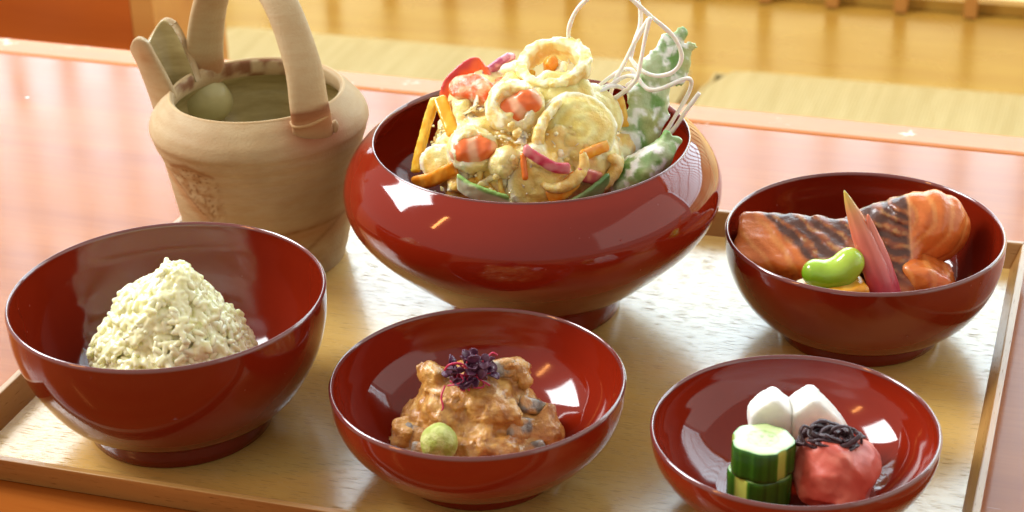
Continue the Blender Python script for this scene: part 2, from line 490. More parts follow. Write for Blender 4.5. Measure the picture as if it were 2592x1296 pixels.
# ------------------------------------------------------------------ table
TY = R(-19.2)
tb = thing('low_table', 'glossy orange brown lacquered low table with a lighter edging, under the tray', 'table', (0, 0, -0.003), TY)
box('table_top', -1.7, 1.6, 0.30, 0.966, -0.034, -0.0001, M_TABLE, tb, 0.001)
box('edging_strip', -1.7, 1.6, 0.9668, 0.9935, -0.034, -0.0003, M_EDGE, tb, 0.004, 3)
box('edging_strip', -1.7, 1.6, 0.273, 0.2992, -0.034, -0.0003, M_EDGE, tb, 0.004, 3)
for sx in (-1.5, 1.4):
    for sy in (0.36, 0.90):
        box('leg', sx - 0.035, sx + 0.035, sy - 0.035, sy + 0.035, -0.335, -0.0345, M_TABLE, tb, 0.004)

# ------------------------------------------------------------------ tray
U = 0.42
tr = thing('serving_tray', 'rectangular pale oak serving tray with low sloping sides, holding all the bowls', 'tray', (0, 0, 0), YAW)
xi0, xi1, yi0, yi1 = -0.988 * U, -0.0895 * U, 1.332 * U, 1.973 * U
TH, FLR, LIP = 0.0265 * U, 0.013 * U, 0.0075 * U
fo = box('tray_floor', xi0 - 0.002, xi1 + 0.002, yi0 - 0.002, yi1 + 0.002, -0.0028, 0.0, M_TRAY, tr)
def tray_wall(p0, p1, out):
    """one sloping side; p0..p1 along the inner foot, out = outward direction; mitred ends"""
    p0, p1, out = Vector(p0), Vector(p1), Vector(out); d = (p1 - p0).normalized(); Ln = (p1 - p0).length
    sec = [(0.0, -0.0029), (FLR, TH), (FLR + LIP, TH), (LIP - 0.0004, -0.0029)]
    V = []
    for base, sg in ((p0, -1), (p1, 1)):
        for o_, z in sec: V.append(base + out * o_ + d * (sg * o_) + Vector((0, 0, z)))
    F = [(0, 1, 2, 3), (7, 6, 5, 4), (0, 4, 5, 1), (1, 5, 6, 2), (2, 6, 7, 3), (3, 7, 4, 0)]
    # local frame with x along the side so that the grain follows it
    mid = (p0 + p1) / 2; ang = math.atan2(d.y, d.x)
    Rm = Matrix.Rotation(-ang, 3, 'Z')
    V = [Rm @ (v_ - mid) for v_ in V]
    o = mesh('side', V, F, M_TRAYWALL, tr, False, mm=False); o.location = mid; o.rotation_euler = (0, 0, ang)
    bm = bmesh.new(); bm.from_mesh(o.data); bmesh.ops.recalc_face_normals(bm, faces=bm.faces); bm.to_mesh(o.data); bm.free()
    bevel(o, 0.0006, 2)
tray_wall((xi0, yi0, 0), (xi1, yi0, 0), (0, -1, 0)); tray_wall((xi1, yi0, 0), (xi1, yi1, 0), (1, 0, 0))
tray_wall((xi1, yi1, 0), (xi0, yi1, 0), (0, 1, 0)); tray_wall((xi0, yi1, 0), (xi0, yi0, 0), (-1, 0, 0))

# ------------------------------------------------------------------ lacquer bowls
BOWL = {}; IN = {}
def within(key, f, gap=0.4):
    """cut a food's distance field where the inner wall and bottom of its bowl stand"""
    def g(P):
        z = P[..., 2]; t = IN[key]
        r = np.interp(z, t[:, 0], t[:, 1]) - gap
        lim = np.maximum((np.hypot(P[..., 0], P[..., 1]) - r) * 0.7, t[0, 0] - 1.0 - z)
        lim = np.where(z > t[-1, 0] + 2, -50.0, lim)
        return np.maximum(f(P), lim)
    return g
def bowl(key, loc, Rr, h, outer, foot_r, label, mtl, rim_in=None, th=2.6):
    t = thing('lacquer_bowl', label, 'bowl', loc, 0, 'red lacquer bowls on the tray')
    out = spline_profile(outer, 8)                                   # from the foot joint up to the rim
    inn = []
    P = np.array(out); T = np.gradient(P, axis=0); T /= np.linalg.norm(T, axis=1)[:, None]
    Nn = np.stack([-T[:, 1], T[:, 0]], 1)                            # towards the inside
    I = P + Nn * (th * (0.58 + 0.42 * sstep(0, 12, P[-1, 1] - P[:, 1])))[:, None]
    I = I[(I[:, 1] > I[0, 1] - 1e-6)]
    I = I[::-1]
    zb = I[-1][1]; rb = I[-1][0]
    floor_pts = [(rb * (1 - s), zb - 1.2 * (1 - (1 - s) ** 2)) for s in (0.15, 0.35, 0.6, 0.85, 0.999)]
    under = [(0.01, P[0][1]), (P[0][0] * 0.5, P[0][1])]
    top = P[-1]; ti = I[0]
    rimp = [tuple(top * (1 - s) + ti * s + np.array([0, 0.9 * math.sin(math.pi * s)])) for s in (0.25, 0.5, 0.75)]
    prof = under + [tuple(p) for p in P] + rimp + [tuple(p) for p in I] + floor_pts
    Vb, Fb = lathe_vf(prof, 128); o = mesh('body', Vb, Fb, mtl, t)
    # lip highlight put in as a paler glossy ring, a hair proud of the body
    a0, a1 = top, ti
    Vr, Fr = lathe_vf([tuple(a0 + np.array([0.12, -0.5])), tuple(a0 + np.array([0.14, 0.1]))] +
                      [tuple(a0 * (1 - s) + a1 * s + np.array([0, 0.14 + 0.9 * math.sin(math.pi * s)])) for s in (0.2, 0.4, 0.5, 0.6, 0.8)] +
                      [tuple(a1 + np.array([-0.14, 0.1])), tuple(a1 + np.array([-0.12, -0.3]))], 128)
    mesh('rim', Vr, Fr, M_RIM, t)
    fz = P[0][1] + 1.0
    Vf, Ff = lathe_vf([(foot_r - 4, fz), (foot_r - 4.2, 0.6), (foot_r - 3.4, 0.02), (foot_r - 0.8, 0.02), (foot_r, 0.7), (foot_r + 0.5, fz * 0.55), (foot_r + 1.2, fz + 0.6)], 96)
    mesh('foot', Vf, Ff, mtl, t)
    BOWL[key] = Vector(loc); IN[key] = np.array(sorted([(p[1], p[0]) for p in I.tolist()]))
    return t
bowl('rice', (-0.1367, 0.6907, 0), 62.7, 59.2, [(36.4, 7), (43, 11), (49.5, 17), (55, 25.5), (59.8, 36), (62.3, 47), (62.7, 58.6)], 37.0, 'largest plain red lacquer bowl, holding the mound of rice', M_LAC)
bowl('salmon', (0.1495, 0.7479, 0), 58.6, 47.9, [(33.6, 6), (41, 9.5), (48.5, 16.2), (54, 24.5), (57.2, 33), (58.5, 40.5), (58.6, 47.3)], 34.2, 'red lacquer bowl holding the salmon, at the right end of the tray', M_LAC)
bowl('miso', (-0.0147, 0.648, 0), 56.4, 39.9, [(30.5, 5), (37, 8), (43.5, 12), (49.3, 17.8), (53.4, 24), (55.7, 31), (56.4, 39.3)], 31.0, 'red lacquer bowl holding the brown dressed fish, at the front of the tray', M_LACB)
bowl('pick', (0.1017, 0.6162, 0), 53.0, 33.6, [(29, 4.5), (36, 7.5), (42.5, 11.8), (47.8, 17.2), (51.2, 23), (52.7, 28), (53.0, 33)], 29.0, 'smallest red lacquer bowl, holding the pickles at the front right', M_LACB)
bowl('big', (0.0099, 0.7823, 0), 66.5, 82.3, [(38, 10.5), (46, 15), (55, 22), (65, 31), (75, 41), (81, 50.5), (82.3, 59.5), (80, 68), (74.5, 76), (68.5, 81.2)], 37.8, 'tall rounded red lacquer bowl with inward curving shoulder, holding the tempura', M_LACB, th=3.0)

# ------------------------------------------------------------------ teapot
TC = Vector((-0.1140, 0.839, 0))
tp = thing('teapot', 'unglazed buff stoneware teapot without a lid, with a high strap handle and open spout', 'teapot', TC)
WHITE = np.array([1.0, 1.0, 1.0])
def clay_cols(V, seed=0):
    V = np.asarray(V); c = np.ones((len(V), 3))
    c = cmix(c, np.array([0.86, 0.80, 0.74]), 0.7 * sstep(-0.1, 0.6, fbm(V, 0.03, 3, seed)))
    return c
def body_prof():
    o = [(20, 0.2), (33.5, 0.2), (35.2, 1.5), (37.6, 10), (40.8, 26), (43.4, 42), (45.4, 54), (47.4, 61), (49.0, 66.0), (49.9, 69.8), (49.3, 73.2), (46.2, 78.0), (42.0, 82.4), (40.2, 84.0)]
    i = [(38.6, 84.0), (37.6, 82.5), (38.2, 77), (42, 72.5), (45.5, 67), (43, 56), (39, 40), (35.5, 22), (30, 10), (15, 7), (0.02, 7)]
    return spline_profile(o, 5), spline_profile(i, 4)
po, pi_ = body_prof()
po = [tuple(p) for p in smooth_path(np.array(po), 2)]
wob = lambda a, z: 1 + 0.006 * math.sin(2 * a + 0.6) + 0.004 * math.sin(3 * a + z * 0.03)
Vo, Fo = lathe_vf(po, 240, wob); Vo = np.array(Vo)
# throwing rings, the slanting slip line and the scraped patch on the front left
ang = np.degrees(np.arctan2(Vo[:, 1], Vo[:, 0])); zz = Vo[:, 2]
co = clay_cols(Vo, 1)
lineA = 14 + (np.clip(-ang, 0, 180) - 60) * -0.0                         # placeholder height per angle
na = np.where(ang > 90, ang - 360, ang)                                  # -270..90
hl = np.interp(na, [-230, -175, -158, -140, -124, -113, -95, -77, -61, -40, -27, 60], [60, 66, 62, 51, 39, 32, 29, 28.5, 29.3, 29.6, 29, 26])
dline = zz - hl
fade = 1.0
co = cmix(co, np.array([0.42, 0.24, 0.15]), np.exp(-(dline / 1.3) ** 2) * (0.75 + 0.5 * pn(Vo, 0.15, 3)))
co = cmix(co, np.array([0.86, 0.58, 0.40]), 0.7 * np.exp(-((dline + 4) / 4.5) ** 2))
patch = sstep(0, 0.6, 1 - (np.abs(na + 127) / 21) ** 2) * sstep(0, 6, dline) * sstep(66, 62, zz + 0.25 * np.abs(na + 127))
co = cmix(co, np.array([0.62, 0.42, 0.28]), 0.9 * np.exp(-((zz - (64.5 - 0.25 * np.abs(na + 127))) / 1.2) ** 2) * sstep(0, 0.3, 1 - (np.abs(na + 127) / 18) ** 2))
l2 = np.interp(na, [-60, -56, -46, -27, -20], [14, 18, 22.2, 29, 31]); co = cmix(co, np.array([0.55, 0.36, 0.26]), 0.7 * np.exp(-((zz - l2) / 1.2) ** 2) * sstep(-62, -55, na) * sstep(-20, -27, na))
co = cmix(co, np.array([0.70, 0.50, 0.34]), 0.8 * patch * sstep(-0.2, 0.35, fbm(Vo, 0.22, 3, 5)))
co = cmix(co, np.array([0.45, 0.30, 0.18]), 0.8 * patch * sstep(0.25, 0.5, fbm(Vo, 0.7, 2, 8)))
# reddish flash where the handle and the spout join
def near(V, p, r): return np.exp(-(np.linalg.norm(V - np.array(p), axis=1) / r) ** 2)
co = cmix(co, np.array([0.70, 0.32, 0.22]), 1.0 * near(Vo, (27, -38, 79), 11))
co = cmix(co, np.array([0.74, 0.38, 0.28]), 0.9 * near(Vo, (36, -31, 76), 8))
rad = np.array([math.sin(3 * 0.2 + z * 1.1) for z in zz]) * 0.10
sl = sstep(1.5, -1.5, dline) * 0.5
Vo[:, 0] *= 1 + (rad - sl) / 45; Vo[:, 1] *= 1 + (rad - sl) / 45
mesh('body', Vo, Fo, M_CLAY, tp, cols=co)
Vi, Fi = lathe_vf(pi_[:int(4 * 2.5)], 128, wob); ci = clay_cols(Vi, 2)
angi = np.degrees(np.arctan2(Vi[:, 1], Vi[:, 0]))
ci = cmix(ci, np.array([0.46, 0.26, 0.2]), 1.0 * sstep(-0.05, 0.2, pn(Vi, 0.12, 4)) * sstep(70, 85, angi) * sstep(175, 160, angi))
mesh('inner_lip', Vi, Fi, M_CLAY, tp, cols=ci)
Vl, Fl = lathe_vf(po[-1:] + pi_[:1], 128, wob); 
lp = [tuple(np.array(po[-1]) * (1 - s) + np.array(pi_[0]) * s + np.array([0, 0.7 * math.sin(math.pi * s)])) for s in np.linspace(0, 1, 6)]
Vl, Fl = lathe_vf(lp, 128, wob); mesh('lip', Vl, Fl, M_CLAY, tp, cols=np.ones((len(Vl), 3)) * np.array([1.12, 1.08, 1.02]))
Vg, Fg = lathe_vf(pi_[int(4 * 2.5) - 1:], 128, wob); mesh('glazed_inside', Vg, Fg, M_GLAZE, tp)
Vd, Fd = nets(lambda P: sd_ell(P, (-31.5, 33, 66), (13, 8.5, 11.5)) + 0.4 * fbm(P, 0.15, 2), (-44, 10, 50), (-12, 40, 82), 1.2)
M_DOME = plain_mat('pale_glaze', lin(190, 182, 132), 0.3)
mesh('strainer_dome', Vd, Fd, M_DOME, tp)
# strap handle
hp = smooth_path([(25, -33, 74), (25.5, -38.0, 82.5), (25.0, -38.3, 92), (22.4, -31, 110), (12.5, -15, 133), (-3, 2, 144), (-15.5, 12.5, 134), (-22.5, 20.5, 119), (-27, 26.5, 103), (-29.5, 30.5, 88), (-29.8, 33.5, 76)], 8)
def strap(P, w_, t_, wdir):
    P = np.asarray(P); T = np.gradient(P, axis=0); T /= np.linalg.norm(T, axis=1)[:, None]
    V = []; seg = 20
    for i in range(len(P)):
        W = np.array(wdir, float); W -= T[i] * (W @ T[i]); W /= np.linalg.norm(W); Nn = np.cross(T[i], W)
        s = i / (len(P) - 1); ww = w_ * (1 + 0.10 * math.cos(2 * math.pi * s)); 
        for k in range(seg):
            a = 2 * math.pi * k / seg; ca, sa = math.cos(a), math.sin(a)
            x = math.copysign(abs(ca) ** 0.6, ca) * ww / 2; y = math.copysign(abs(sa) ** 0.8, sa) * t_ / 2 * (1 - 0.25 * abs(ca))
            V.append(P[i] + W * x + Nn * y)
    F = []
    for i in range(len(P) - 1):
        for k in range(seg):
            l = (k + 1) % seg; F.append((i * seg + k, i * seg + l, (i + 1) * seg + l, (i + 1) * seg + k))
    return np.array(V), F
Vh, Fh = strap(hp, 16.8, 8.0, (0.95, 0.30, 0.05))
ch = clay_cols(Vh, 3)
ch = cmix(ch, np.array([0.36, 0.17, 0.11]), np.exp(-(np.maximum(np.abs(Vh[:, 2] - 88.2 - 0.14 * (Vh[:, 0] - 25)) - 1.6, 0) / 0.9) ** 2) * (Vh[:, 1] < 0))
ch = cmix(ch, np.array([0.80, 0.48, 0.34]), 0.8 * np.exp(-((Vh[:, 2] - 84) / 6) ** 2))
mesh('handle', Vh, Fh, M_CLAY, tp, cols=ch)
# coil where the handle meets the shoulder and the little slip drop
Vc_, Fc_ = tube_vf(smooth_path([(16.8, -39.5, 84.2), (18.5, -42.5, 83.0), (24.5, -42.6, 83.6), (30.5, -40.5, 85.4), (33.8, -36.5, 86.2)], 6), 0.9, 8)
mesh('joint_coil', Vc_, Fc_, M_CLAY, tp, cols=np.ones((len(Vc_), 3)) * np.array([0.95, 0.8, 0.66]))
Vq, Fq = nets(lambda P: sd_ell(P, (35.0, -32.0, 78.2), (1.8, 1.8, 3.2)), (30, -38, 72), (40, -27, 84), 0.7)
mesh('slip_drop', Vq, Fq, M_CLAY, tp, cols=np.ones((len(Vq), 3)) * np.array([0.9, 0.85, 0.85]))
# open trough spout towards the left rear
ea = R(160); ed_ = np.array([math.cos(ea), math.sin(ea), 0]); en = np.array([math.sin(ea), -math.cos(ea), 0])
nu, nv = 26, 30
def spout_pt(sv, ph, off):
    side = max(0.0, -math.cos(ph) * 0.0 + abs(math.sin(ph)) ** 2)
    t = sv * (0.78 + 0.22 * side)                                    # the mouth is cut back along the bottom
    edge = ed_ * (40.5 + 11.5 * t ** 1.15) + np.array([0, 0, 79 + 32 * t]) - en * 1.0
    od = ed_ * 0.90 - np.array([0, 0, 0.55]); dp = 16.5 - 4.0 * t - off; hw = 13.0 + 2.6 * t - 0.5 * max(0, t - 0.75) * 8 - off
    flare = ed_ * (2.5 * max(0, t - 0.7) / 0.3 * math.cos(ph) ** 2)
    return edge + en * hw * math.sin(ph) + od * dp * max(math.cos(ph), -0.25) + flare
def spout_sheet(off):
    G = np.array([[spout_pt(i / nu, R(-104) + R(208) * j / nv, off) for j in range(nv + 1)] for i in range(nu + 1)])
    for j in range(nv + 1):                                          # rounded ends of the two flaps
        e_ = abs(j / nv * 2 - 1)
        if e_ > 0.72: G[:, j] -= (ed_ * 1.5 + np.array([0, 0, 4.5])) * ((e_ - 0.72) / 0.28) ** 2 * np.linspace(0, 1, nu + 1)[:, None] ** 3
    return G
GO, GI = spout_sheet(0.0), spout_sheet(4.0)
GI[-1] += (ed_ * 0.3 - np.array([0, 0, 0.6]))
V = np.concatenate([GO.reshape(-1, 3), GI.reshape(-1, 3)]); nn = (nu + 1) * (nv + 1); F = []; inn_f = []
for i in range(nu):
    for j in range(nv):
        a = i * (nv + 1) + j; F.append((a, a + 1, a + nv + 2, a + nv + 1)); inn_f.append((nn + a, nn + a + nv + 1, nn + a + nv + 2, nn + a + 1))
for i in range(nu):
    for j in (0, nv):
        a = i * (nv + 1) + j; F.append((a, a + nv + 1, nn + a + nv + 1, nn + a))
for j in range(nv):
    a = nu * (nv + 1) + j; F.append((a, a + 1, nn + a + 1, nn + a)); F.append((j, nn + j, nn + j + 1, j + 1))
cs = clay_cols(V, 6)
cs = cmix(cs, np.array([0.45, 0.24, 0.16]), 1.0 * near(V, (-43, -8, 87), 5)); cs = cmix(cs, np.array([0.95, 0.62, 0.42]), 0.7 * near(V, (-54, 0, 101), 5))
so = mesh('spout', V, F + inn_f, M_CLAY, tp, cols=cs); so.data.materials.append(M_GLAZE)
for p_ in list(so.data.polygons)[len(F):]: p_.material_index = 1
ms = so.modifiers.new('smooth', 'SUBSURF'); ms.levels = ms.render_levels = 1


for ch_ in tp.children:
    if ch_.name.split('.')[0] in ('handle', 'joint_coil', 'slip_drop', 'spout', 'strainer_dome'): ch_.location = (0.0025, 0, 0)

# ------------------------------------------------------------------ foods: helpers
def food(name, label, cat, key, group=None):
    return thing(name, label, cat, BOWL[key], 0, group)

def ico(sub=1):
    bm = bmesh.new(); bmesh.ops.create_icosphere(bm, subdivisions=sub, radius=1)
    V = np.array([v.co[:] for v in bm.verts]); F = [[v.index for v in f.verts] for f in bm.faces]; bm.free()
    return V, F

# ------------------------------------------------------------------ rice
rice = food('cooked_rice', 'cone shaped mound of white cooked rice in the largest plain red bowl', 'rice', 'rice')
ZR = [8, 20, 31.0, 43.8, 52.0, 58.2, 62.0, 65.0, 68.4]
RL = [-31, -33.5, -33, -27, -22.0, -15.5, -10.0, -4.5, -1.0]; RR = [34, 33.5, 31, 24, 18.5, 14.5, 12.2, 10.5, 8.0]
def rice_r(z): return (np.interp(z, ZR, RR) - np.interp(z, ZR, RL)) / 2
AX = lambda z: ((np.interp(z, ZR, RR) + np.interp(z, ZR, RL)) / 2, np.interp(z, [10, 74], [2, 2]))
def f_rice(P):
    z = P[..., 2]; ax, ay = AX(z)
    return (np.hypot(P[..., 0] - ax, P[..., 1] - ay) - rice_r(z) + 2.4) * 0.72 + 0.9 * fbm(P, 0.13, 2, 4)
gv, gf = ico(2)
gm = []
for q in range(4):
    v_ = gv * np.array([2.5 + 0.4 * q / 3, 1.22, 1.1]); v_[:, 1] *= 1 + 0.10 * np.sin(v_[:, 0] * 0.9 + q); v_[:, 2] += 0.22 * np.cos(v_[:, 0] * 0.55) * (1 if q % 2 else -1)
    me = bpy.data.meshes.new('rice_grain'); me.from_pydata((v_ * MM).tolist(), [], gf); me.polygons.foreach_set('use_smooth', [True] * len(gf)); me.materials.append(M_GRAIN); gm.append((me, v_))
cand = []
for i in range(3400):
    z = 18 + 50 * rng.random() ** 1.1; a = rng.random() * 2 * math.pi
    ax, ay = AX(z); p0 = np.array([ax, ay, z]); lump = 1.5 * fbm(np.array([[math.cos(a) * 26, math.sin(a) * 26, z]]), 0.11, 2, 11)[0]
    rr = rice_r(z) - 1.3 + lump * 2.0 + rng.normal() * 0.8
    p = p0 + np.array([math.cos(a) * max(rr, 0.5), math.sin(a) * max(rr, 0.5), 0])
    nrm = np.array([math.cos(a), math.sin(a), 0.85]); nrm /= np.linalg.norm(nrm)
    d = rng.normal(size=3); d -= nrm * (d @ nrm) * (0.82 + 0.16 * rng.random()); d /= np.linalg.norm(d)
    s = np.cross(nrm, d); s /= np.linalg.norm(s); n2 = np.cross(d, s)
    cand.append((p, np.stack([d, s, n2], 1), rng.integers(4), -p[1] + 0.35 * p[2]))
for i in range(30):
    p = np.array([3.5 + rng.uniform(-4.2, 4.2), 2 + rng.uniform(-4.2, 4.2), 67.6 + rng.uniform(-1.5, 1.2)]); d = rng.normal(size=3); d /= np.linalg.norm(d)
    s = np.cross(d, rng.normal(size=3)); s /= np.linalg.norm(s); cand.append((p, np.stack([d, s, np.cross(d, s)], 1), rng.integers(4), 99))
cand.sort(key=lambda c_: -c_[3])
front = [c_ for c_ in cand if c_[0][2] > 27 and (c_[0][1] < 8 or c_[0][2] > 62)]
rng.shuffle(front); near_ = front[:300]; ids = set(id(c_) for c_ in near_)
for p, B_, q, _ in near_:
    o = bpy.data.objects.new('rice_grain', gm[q][0]); link(o, rice)
    Mx = Matrix(B_.tolist()).to_4x4(); Mx.translation = (p * MM).tolist(); o.matrix_local = Mx
def rice_clump(h=0.55):
    lo = np.array([-42.0, -40, 14]); hi = np.array([44.0, 42, 76]); n = np.ceil((hi - lo) / h).astype(int) + 1
    ax_ = [lo[i] + h * np.arange(n[i]) for i in range(3)]
    G = np.full(tuple(n), 9.0)
    zz_ = ax_[2]; rr_ = np.where(zz_ > 66, -9.0, rice_r(zz_) - 2.9); cx_, cy_ = AX(zz_)
    G = np.minimum(G, np.sqrt((ax_[0][:, None, None] - cx_[None, None, :]) ** 2 + (ax_[1][None, :, None] - cy_[None, None, :]) ** 2) - rr_[None, None, :])
    for c_ in cand:
        if id(c_) in ids: continue
        p, B_, q, _ = c_; e = 4.0
        a = np.maximum(np.floor((p - e - lo) / h).astype(int), 0); b_ = np.minimum(np.ceil((p + e - lo) / h).astype(int) + 1, n)
        if (b_ <= a).any(): continue
        X = np.stack(np.meshgrid(ax_[0][a[0]:b_[0]], ax_[1][a[1]:b_[1]], ax_[2][a[2]:b_[2]], indexing='ij'), -1)
        s_ = sd_cap(X, p - B_[:, 0] * 1.6, p + B_[:, 0] * 1.6, 1.18, 1.08)
        sl_ = tuple(slice(a[i], b_[i]) for i in range(3)); G[sl_] = smin(G[sl_], s_, 0.07)
    def f(P):
        return G
    return nets(f, lo, lo + h * (n - 1) - 1e-6, h)
V, Q = rice_clump(); o = mesh('rice_grains', V, Q, M_RICE, rice); tag(o, kind='stuff')

# ------------------------------------------------------------------ tempura
GOLD, PALE, CREAM, WHITEB = L3(242, 204, 108), L3(248, 230, 160), L3(252, 242, 200), L3(253, 250, 234)
tem = food('tempura_fritter', 'golden mixed vegetable and prawn tempura fritter heaped in the tall rounded bowl', 'tempura', 'big')
lump_c = [(rng.normal(size=3)) for _ in range(46)]
lumps = []
for d in lump_c:
    d = d / np.linalg.norm(d)
    if d[2] < -0.35: d[2] = -d[2]
    lumps.append((np.array([-2, 2, 68]) + d * np.array([38.5, 38.5, 33.5]) * (0.97 + 0.06 * rng.random()), 3.0 + 4.5 * rng.random()))
def f_bat(P):
    s = sd_ell(P, (-2, 2, 67), (38, 38, 33))
    s = smin(s, sd_ell(P, (16, -14, 76), (22, 18, 22)), 5); s = smin(s, sd_ell(P, (-24, -14, 82), (13, 14, 13)), 4)
    s = smin(s, sd_ell(P, (-20, 8, 92), (16, 14, 13)), 4); s = smin(s, sd_ell(P, (12, 4, 92), (18, 16, 14)), 4)
    for c_, r_ in lumps: s = smin(s, np.linalg.norm(P - c_, axis=-1) - r_, 2.5)
    return s + 2.6 * fbm(P, 0.075, 2, 2) + 1.3 * fbm(P, 0.25, 3, 5)
def c_bat(V):
    c = cmix(GOLD, PALE, sstep(-0.5, 0.5, fbm(V, 0.06, 3, 3)))
    c = cmix(c, CREAM, sstep(0.0, 0.55, fbm(V, 0.12, 3, 9)))
    c = cmix(c, L3(234, 176, 84), 0.6 * sstep(0.15, 0.6, fbm(V, 0.09, 2, 14)))
    return c
blob('batter', within('big', f_bat), (-50, -46, 30), (48, 48, 112), 1.25, M_BATTER, tem, c_bat)

def batter_tube(name, pts, rad, col, h=0.9, amp=0.6, nf=0.3, flat=None, seed=0, parent=tem, m=None, closed=False):
    P = smooth_path(pts, 4, closed); 
    if closed: P = np.concatenate([P, P[:1]])
    rad = np.interp(np.linspace(0, 1, len(P)), np.linspace(0, 1, len(np.atleast_1d(rad))), np.atleast_1d(rad)) if np.ndim(rad) else np.full(len(P), rad)
    def f(Q):
        return sd_chain(Q, P, rad) + amp * fbm(Q, nf, 3, seed)
    pad = rad.max() + 2.5
    return blob(name, f, P.min(0) - pad, P.max(0) + pad, h, m or M_BATTER, parent, col)

def speck(a, b_, f=0.25, t=0.1, seed=1):
    return lambda V: cmix(a, b_, sstep(t - 0.25, t + 0.3, fbm(V, f, 3, seed)))
# the fried onion ring on top
th_ = np.linspace(0, 2 * math.pi, 17)[:-1]
ring = [(10.5 + 12.3 * math.cos(t), 4 + 8.2 * math.sin(t), 111 + 4.0 * math.sin(t) - 1.0 * math.cos(t)) for t in th_]
def f_ring(Q):
    nz = np.array([-0.1, -0.42, 0.9]); nz /= np.linalg.norm(nz); nx = np.cross((0, 1, 0), nz); nx /= np.linalg.norm(nx); ny = np.cross(nz, nx)
    q = Q - np.array([10.5, 4.5, 110.5]); x = q @ nx; y = q @ ny; z = q @ nz + 1.4 * pn(Q, 0.09, 20)
    rr = np.hypot(x, y / 0.86) + 1.4 * pn(Q, 0.10, 21)
    a = np.abs(rr - 13.6 - 0.10 * z) - 1.9; b_ = np.abs(z) - 4.2
    s = np.sqrt(np.maximum(a, 0) ** 2 + np.maximum(b_, 0) ** 2) + np.minimum(np.maximum(a, b_), 0) - 0.7
    return s * 0.85 + 0.7 * fbm(Q, 0.3, 3, 22)
blob('onion_ring', f_ring, (-10, -14, 98), (32, 22, 124), 0.8, M_BATTER, tem, speck(L3(238, 212, 134), CREAM, 0.2, -0.05, 3))
batter_tube('squash_strip', [(9, 10, 103), (9.5, 6, 112)], 3.2, speck(L3(240, 150, 36), L3(246, 190, 70), 0.2), seed=3)
batter_tube('batter_crumb', [(13, 4, 108), (15, 5, 111)], [2.6, 2.2], speck(CREAM, WHITEB), seed=5)
# thin curled onion slices on the right
def onion_slice(name, c0, nrm, r, th, a0, a1, cup, tilt, inner, seed, colA, colB):
    nrm = np.array(nrm, float); nrm /= np.linalg.norm(nrm); u = np.cross((0.2, 0.1, 1), nrm); u /= np.linalg.norm(u); v_ = np.cross(nrm, u)
    def f(Q):
        q = Q - np.array(c0, float); x = q @ u; y = q @ v_; z = q @ nrm
        rr = np.hypot(x, y) + 2.6 * pn(Q, 0.07, seed); 
        zs = z - cup * (1 - (rr / r) ** 2) - 2.2 * pn(Q, 0.07, seed + 5) - 0.22 * np.cos(rr * 1.15) 
        d = np.abs(zs) - th - 0.35
        s = np.maximum(d, rr - r); 
        if inner: s = np.maximum(s, inner - rr)
        return s * 0.7 + 0.35 * fbm(Q, 0.4, 2, seed)
    def col(V):
        q = V - np.array(c0, float); rr = np.hypot(q @ u, q @ v_)
        c = cmix(colA, colB, 0.5 + 0.3 * np.cos(rr * 1.15) + 0.6 * fbm(V, 0.12, 2, seed)); c = cmix(c, L3(240, 196, 100), 0.5 * sstep(0.1, 0.6, fbm(V, 0.1, 2, seed + 3))); return cmix(c, WHITEB, 0.75 * sstep(0.84, 1.0, rr / r))
    lo = np.array(c0) - r - 6; hi = np.array(c0) + r + 6
    return blob(name, f, lo, hi, 0.95, M_BATTER, tem, col)
onion_slice('onion_slice', (19.5, -20, 91), (0.12, -0.86, 0.55), 16.5, 1.0, 0, 0, 5.0, 0, 0, 31, L3(240, 214, 116), L3(248, 238, 168))
onion_slice('onion_slice', (14, -7, 101.5), (0.05, -0.75, 0.66), 13.5, 1.0, 0, 0, 4.5, 0, 0, 41, L3(232, 212, 120), L3(244, 232, 160))
onion_slice('onion_slice', (27, -6, 93), (0.5, -0.6, 0.6), 14, 1.1, 0, 0, 4, 0, 0, 51, L3(230, 212, 124), L3(244, 234, 168))
onion_slice('onion_slice', (3, -35, 76), (0.0, -0.95, 0.3), 13, 1.1, 0, 0, 3, 0, 0, 61, L3(236, 196, 96), L3(244, 222, 140))
onion_slice('onion_slice', (-38, -16, 76), (-0.5, -0.84, 0.25), 9.5, 1.0, 0, 0, 2.5, 0, 0, 71, L3(214, 196, 108), L3(236, 226, 160))
batter_tube('onion_curl', [(4.5, -33, 84), (2.5, -31, 93), (6, -25, 100), (12, -18, 104)], [1.8, 2.6, 2.4, 1.6], speck(L3(236, 206, 120), CREAM), seed=8)
batter_tube('onion_curl', [(4, -40.5, 76.5), (9, -41.5, 75), (15.5, -40, 77), (20.5, -36.5, 81), (21, -34.5, 87)], [1.4, 2.3, 2.8, 2.6, 1.6], speck(L3(238, 196, 110), L3(246, 220, 150)), seed=9)
batter_tube('onion_curl', [(27, -33, 70), (33, -29, 74), (36, -26, 79), (33, -28, 82)], [2.2, 2.8, 2.6, 2.0], speck(L3(232, 190, 100), L3(244, 216, 150)), seed=10)
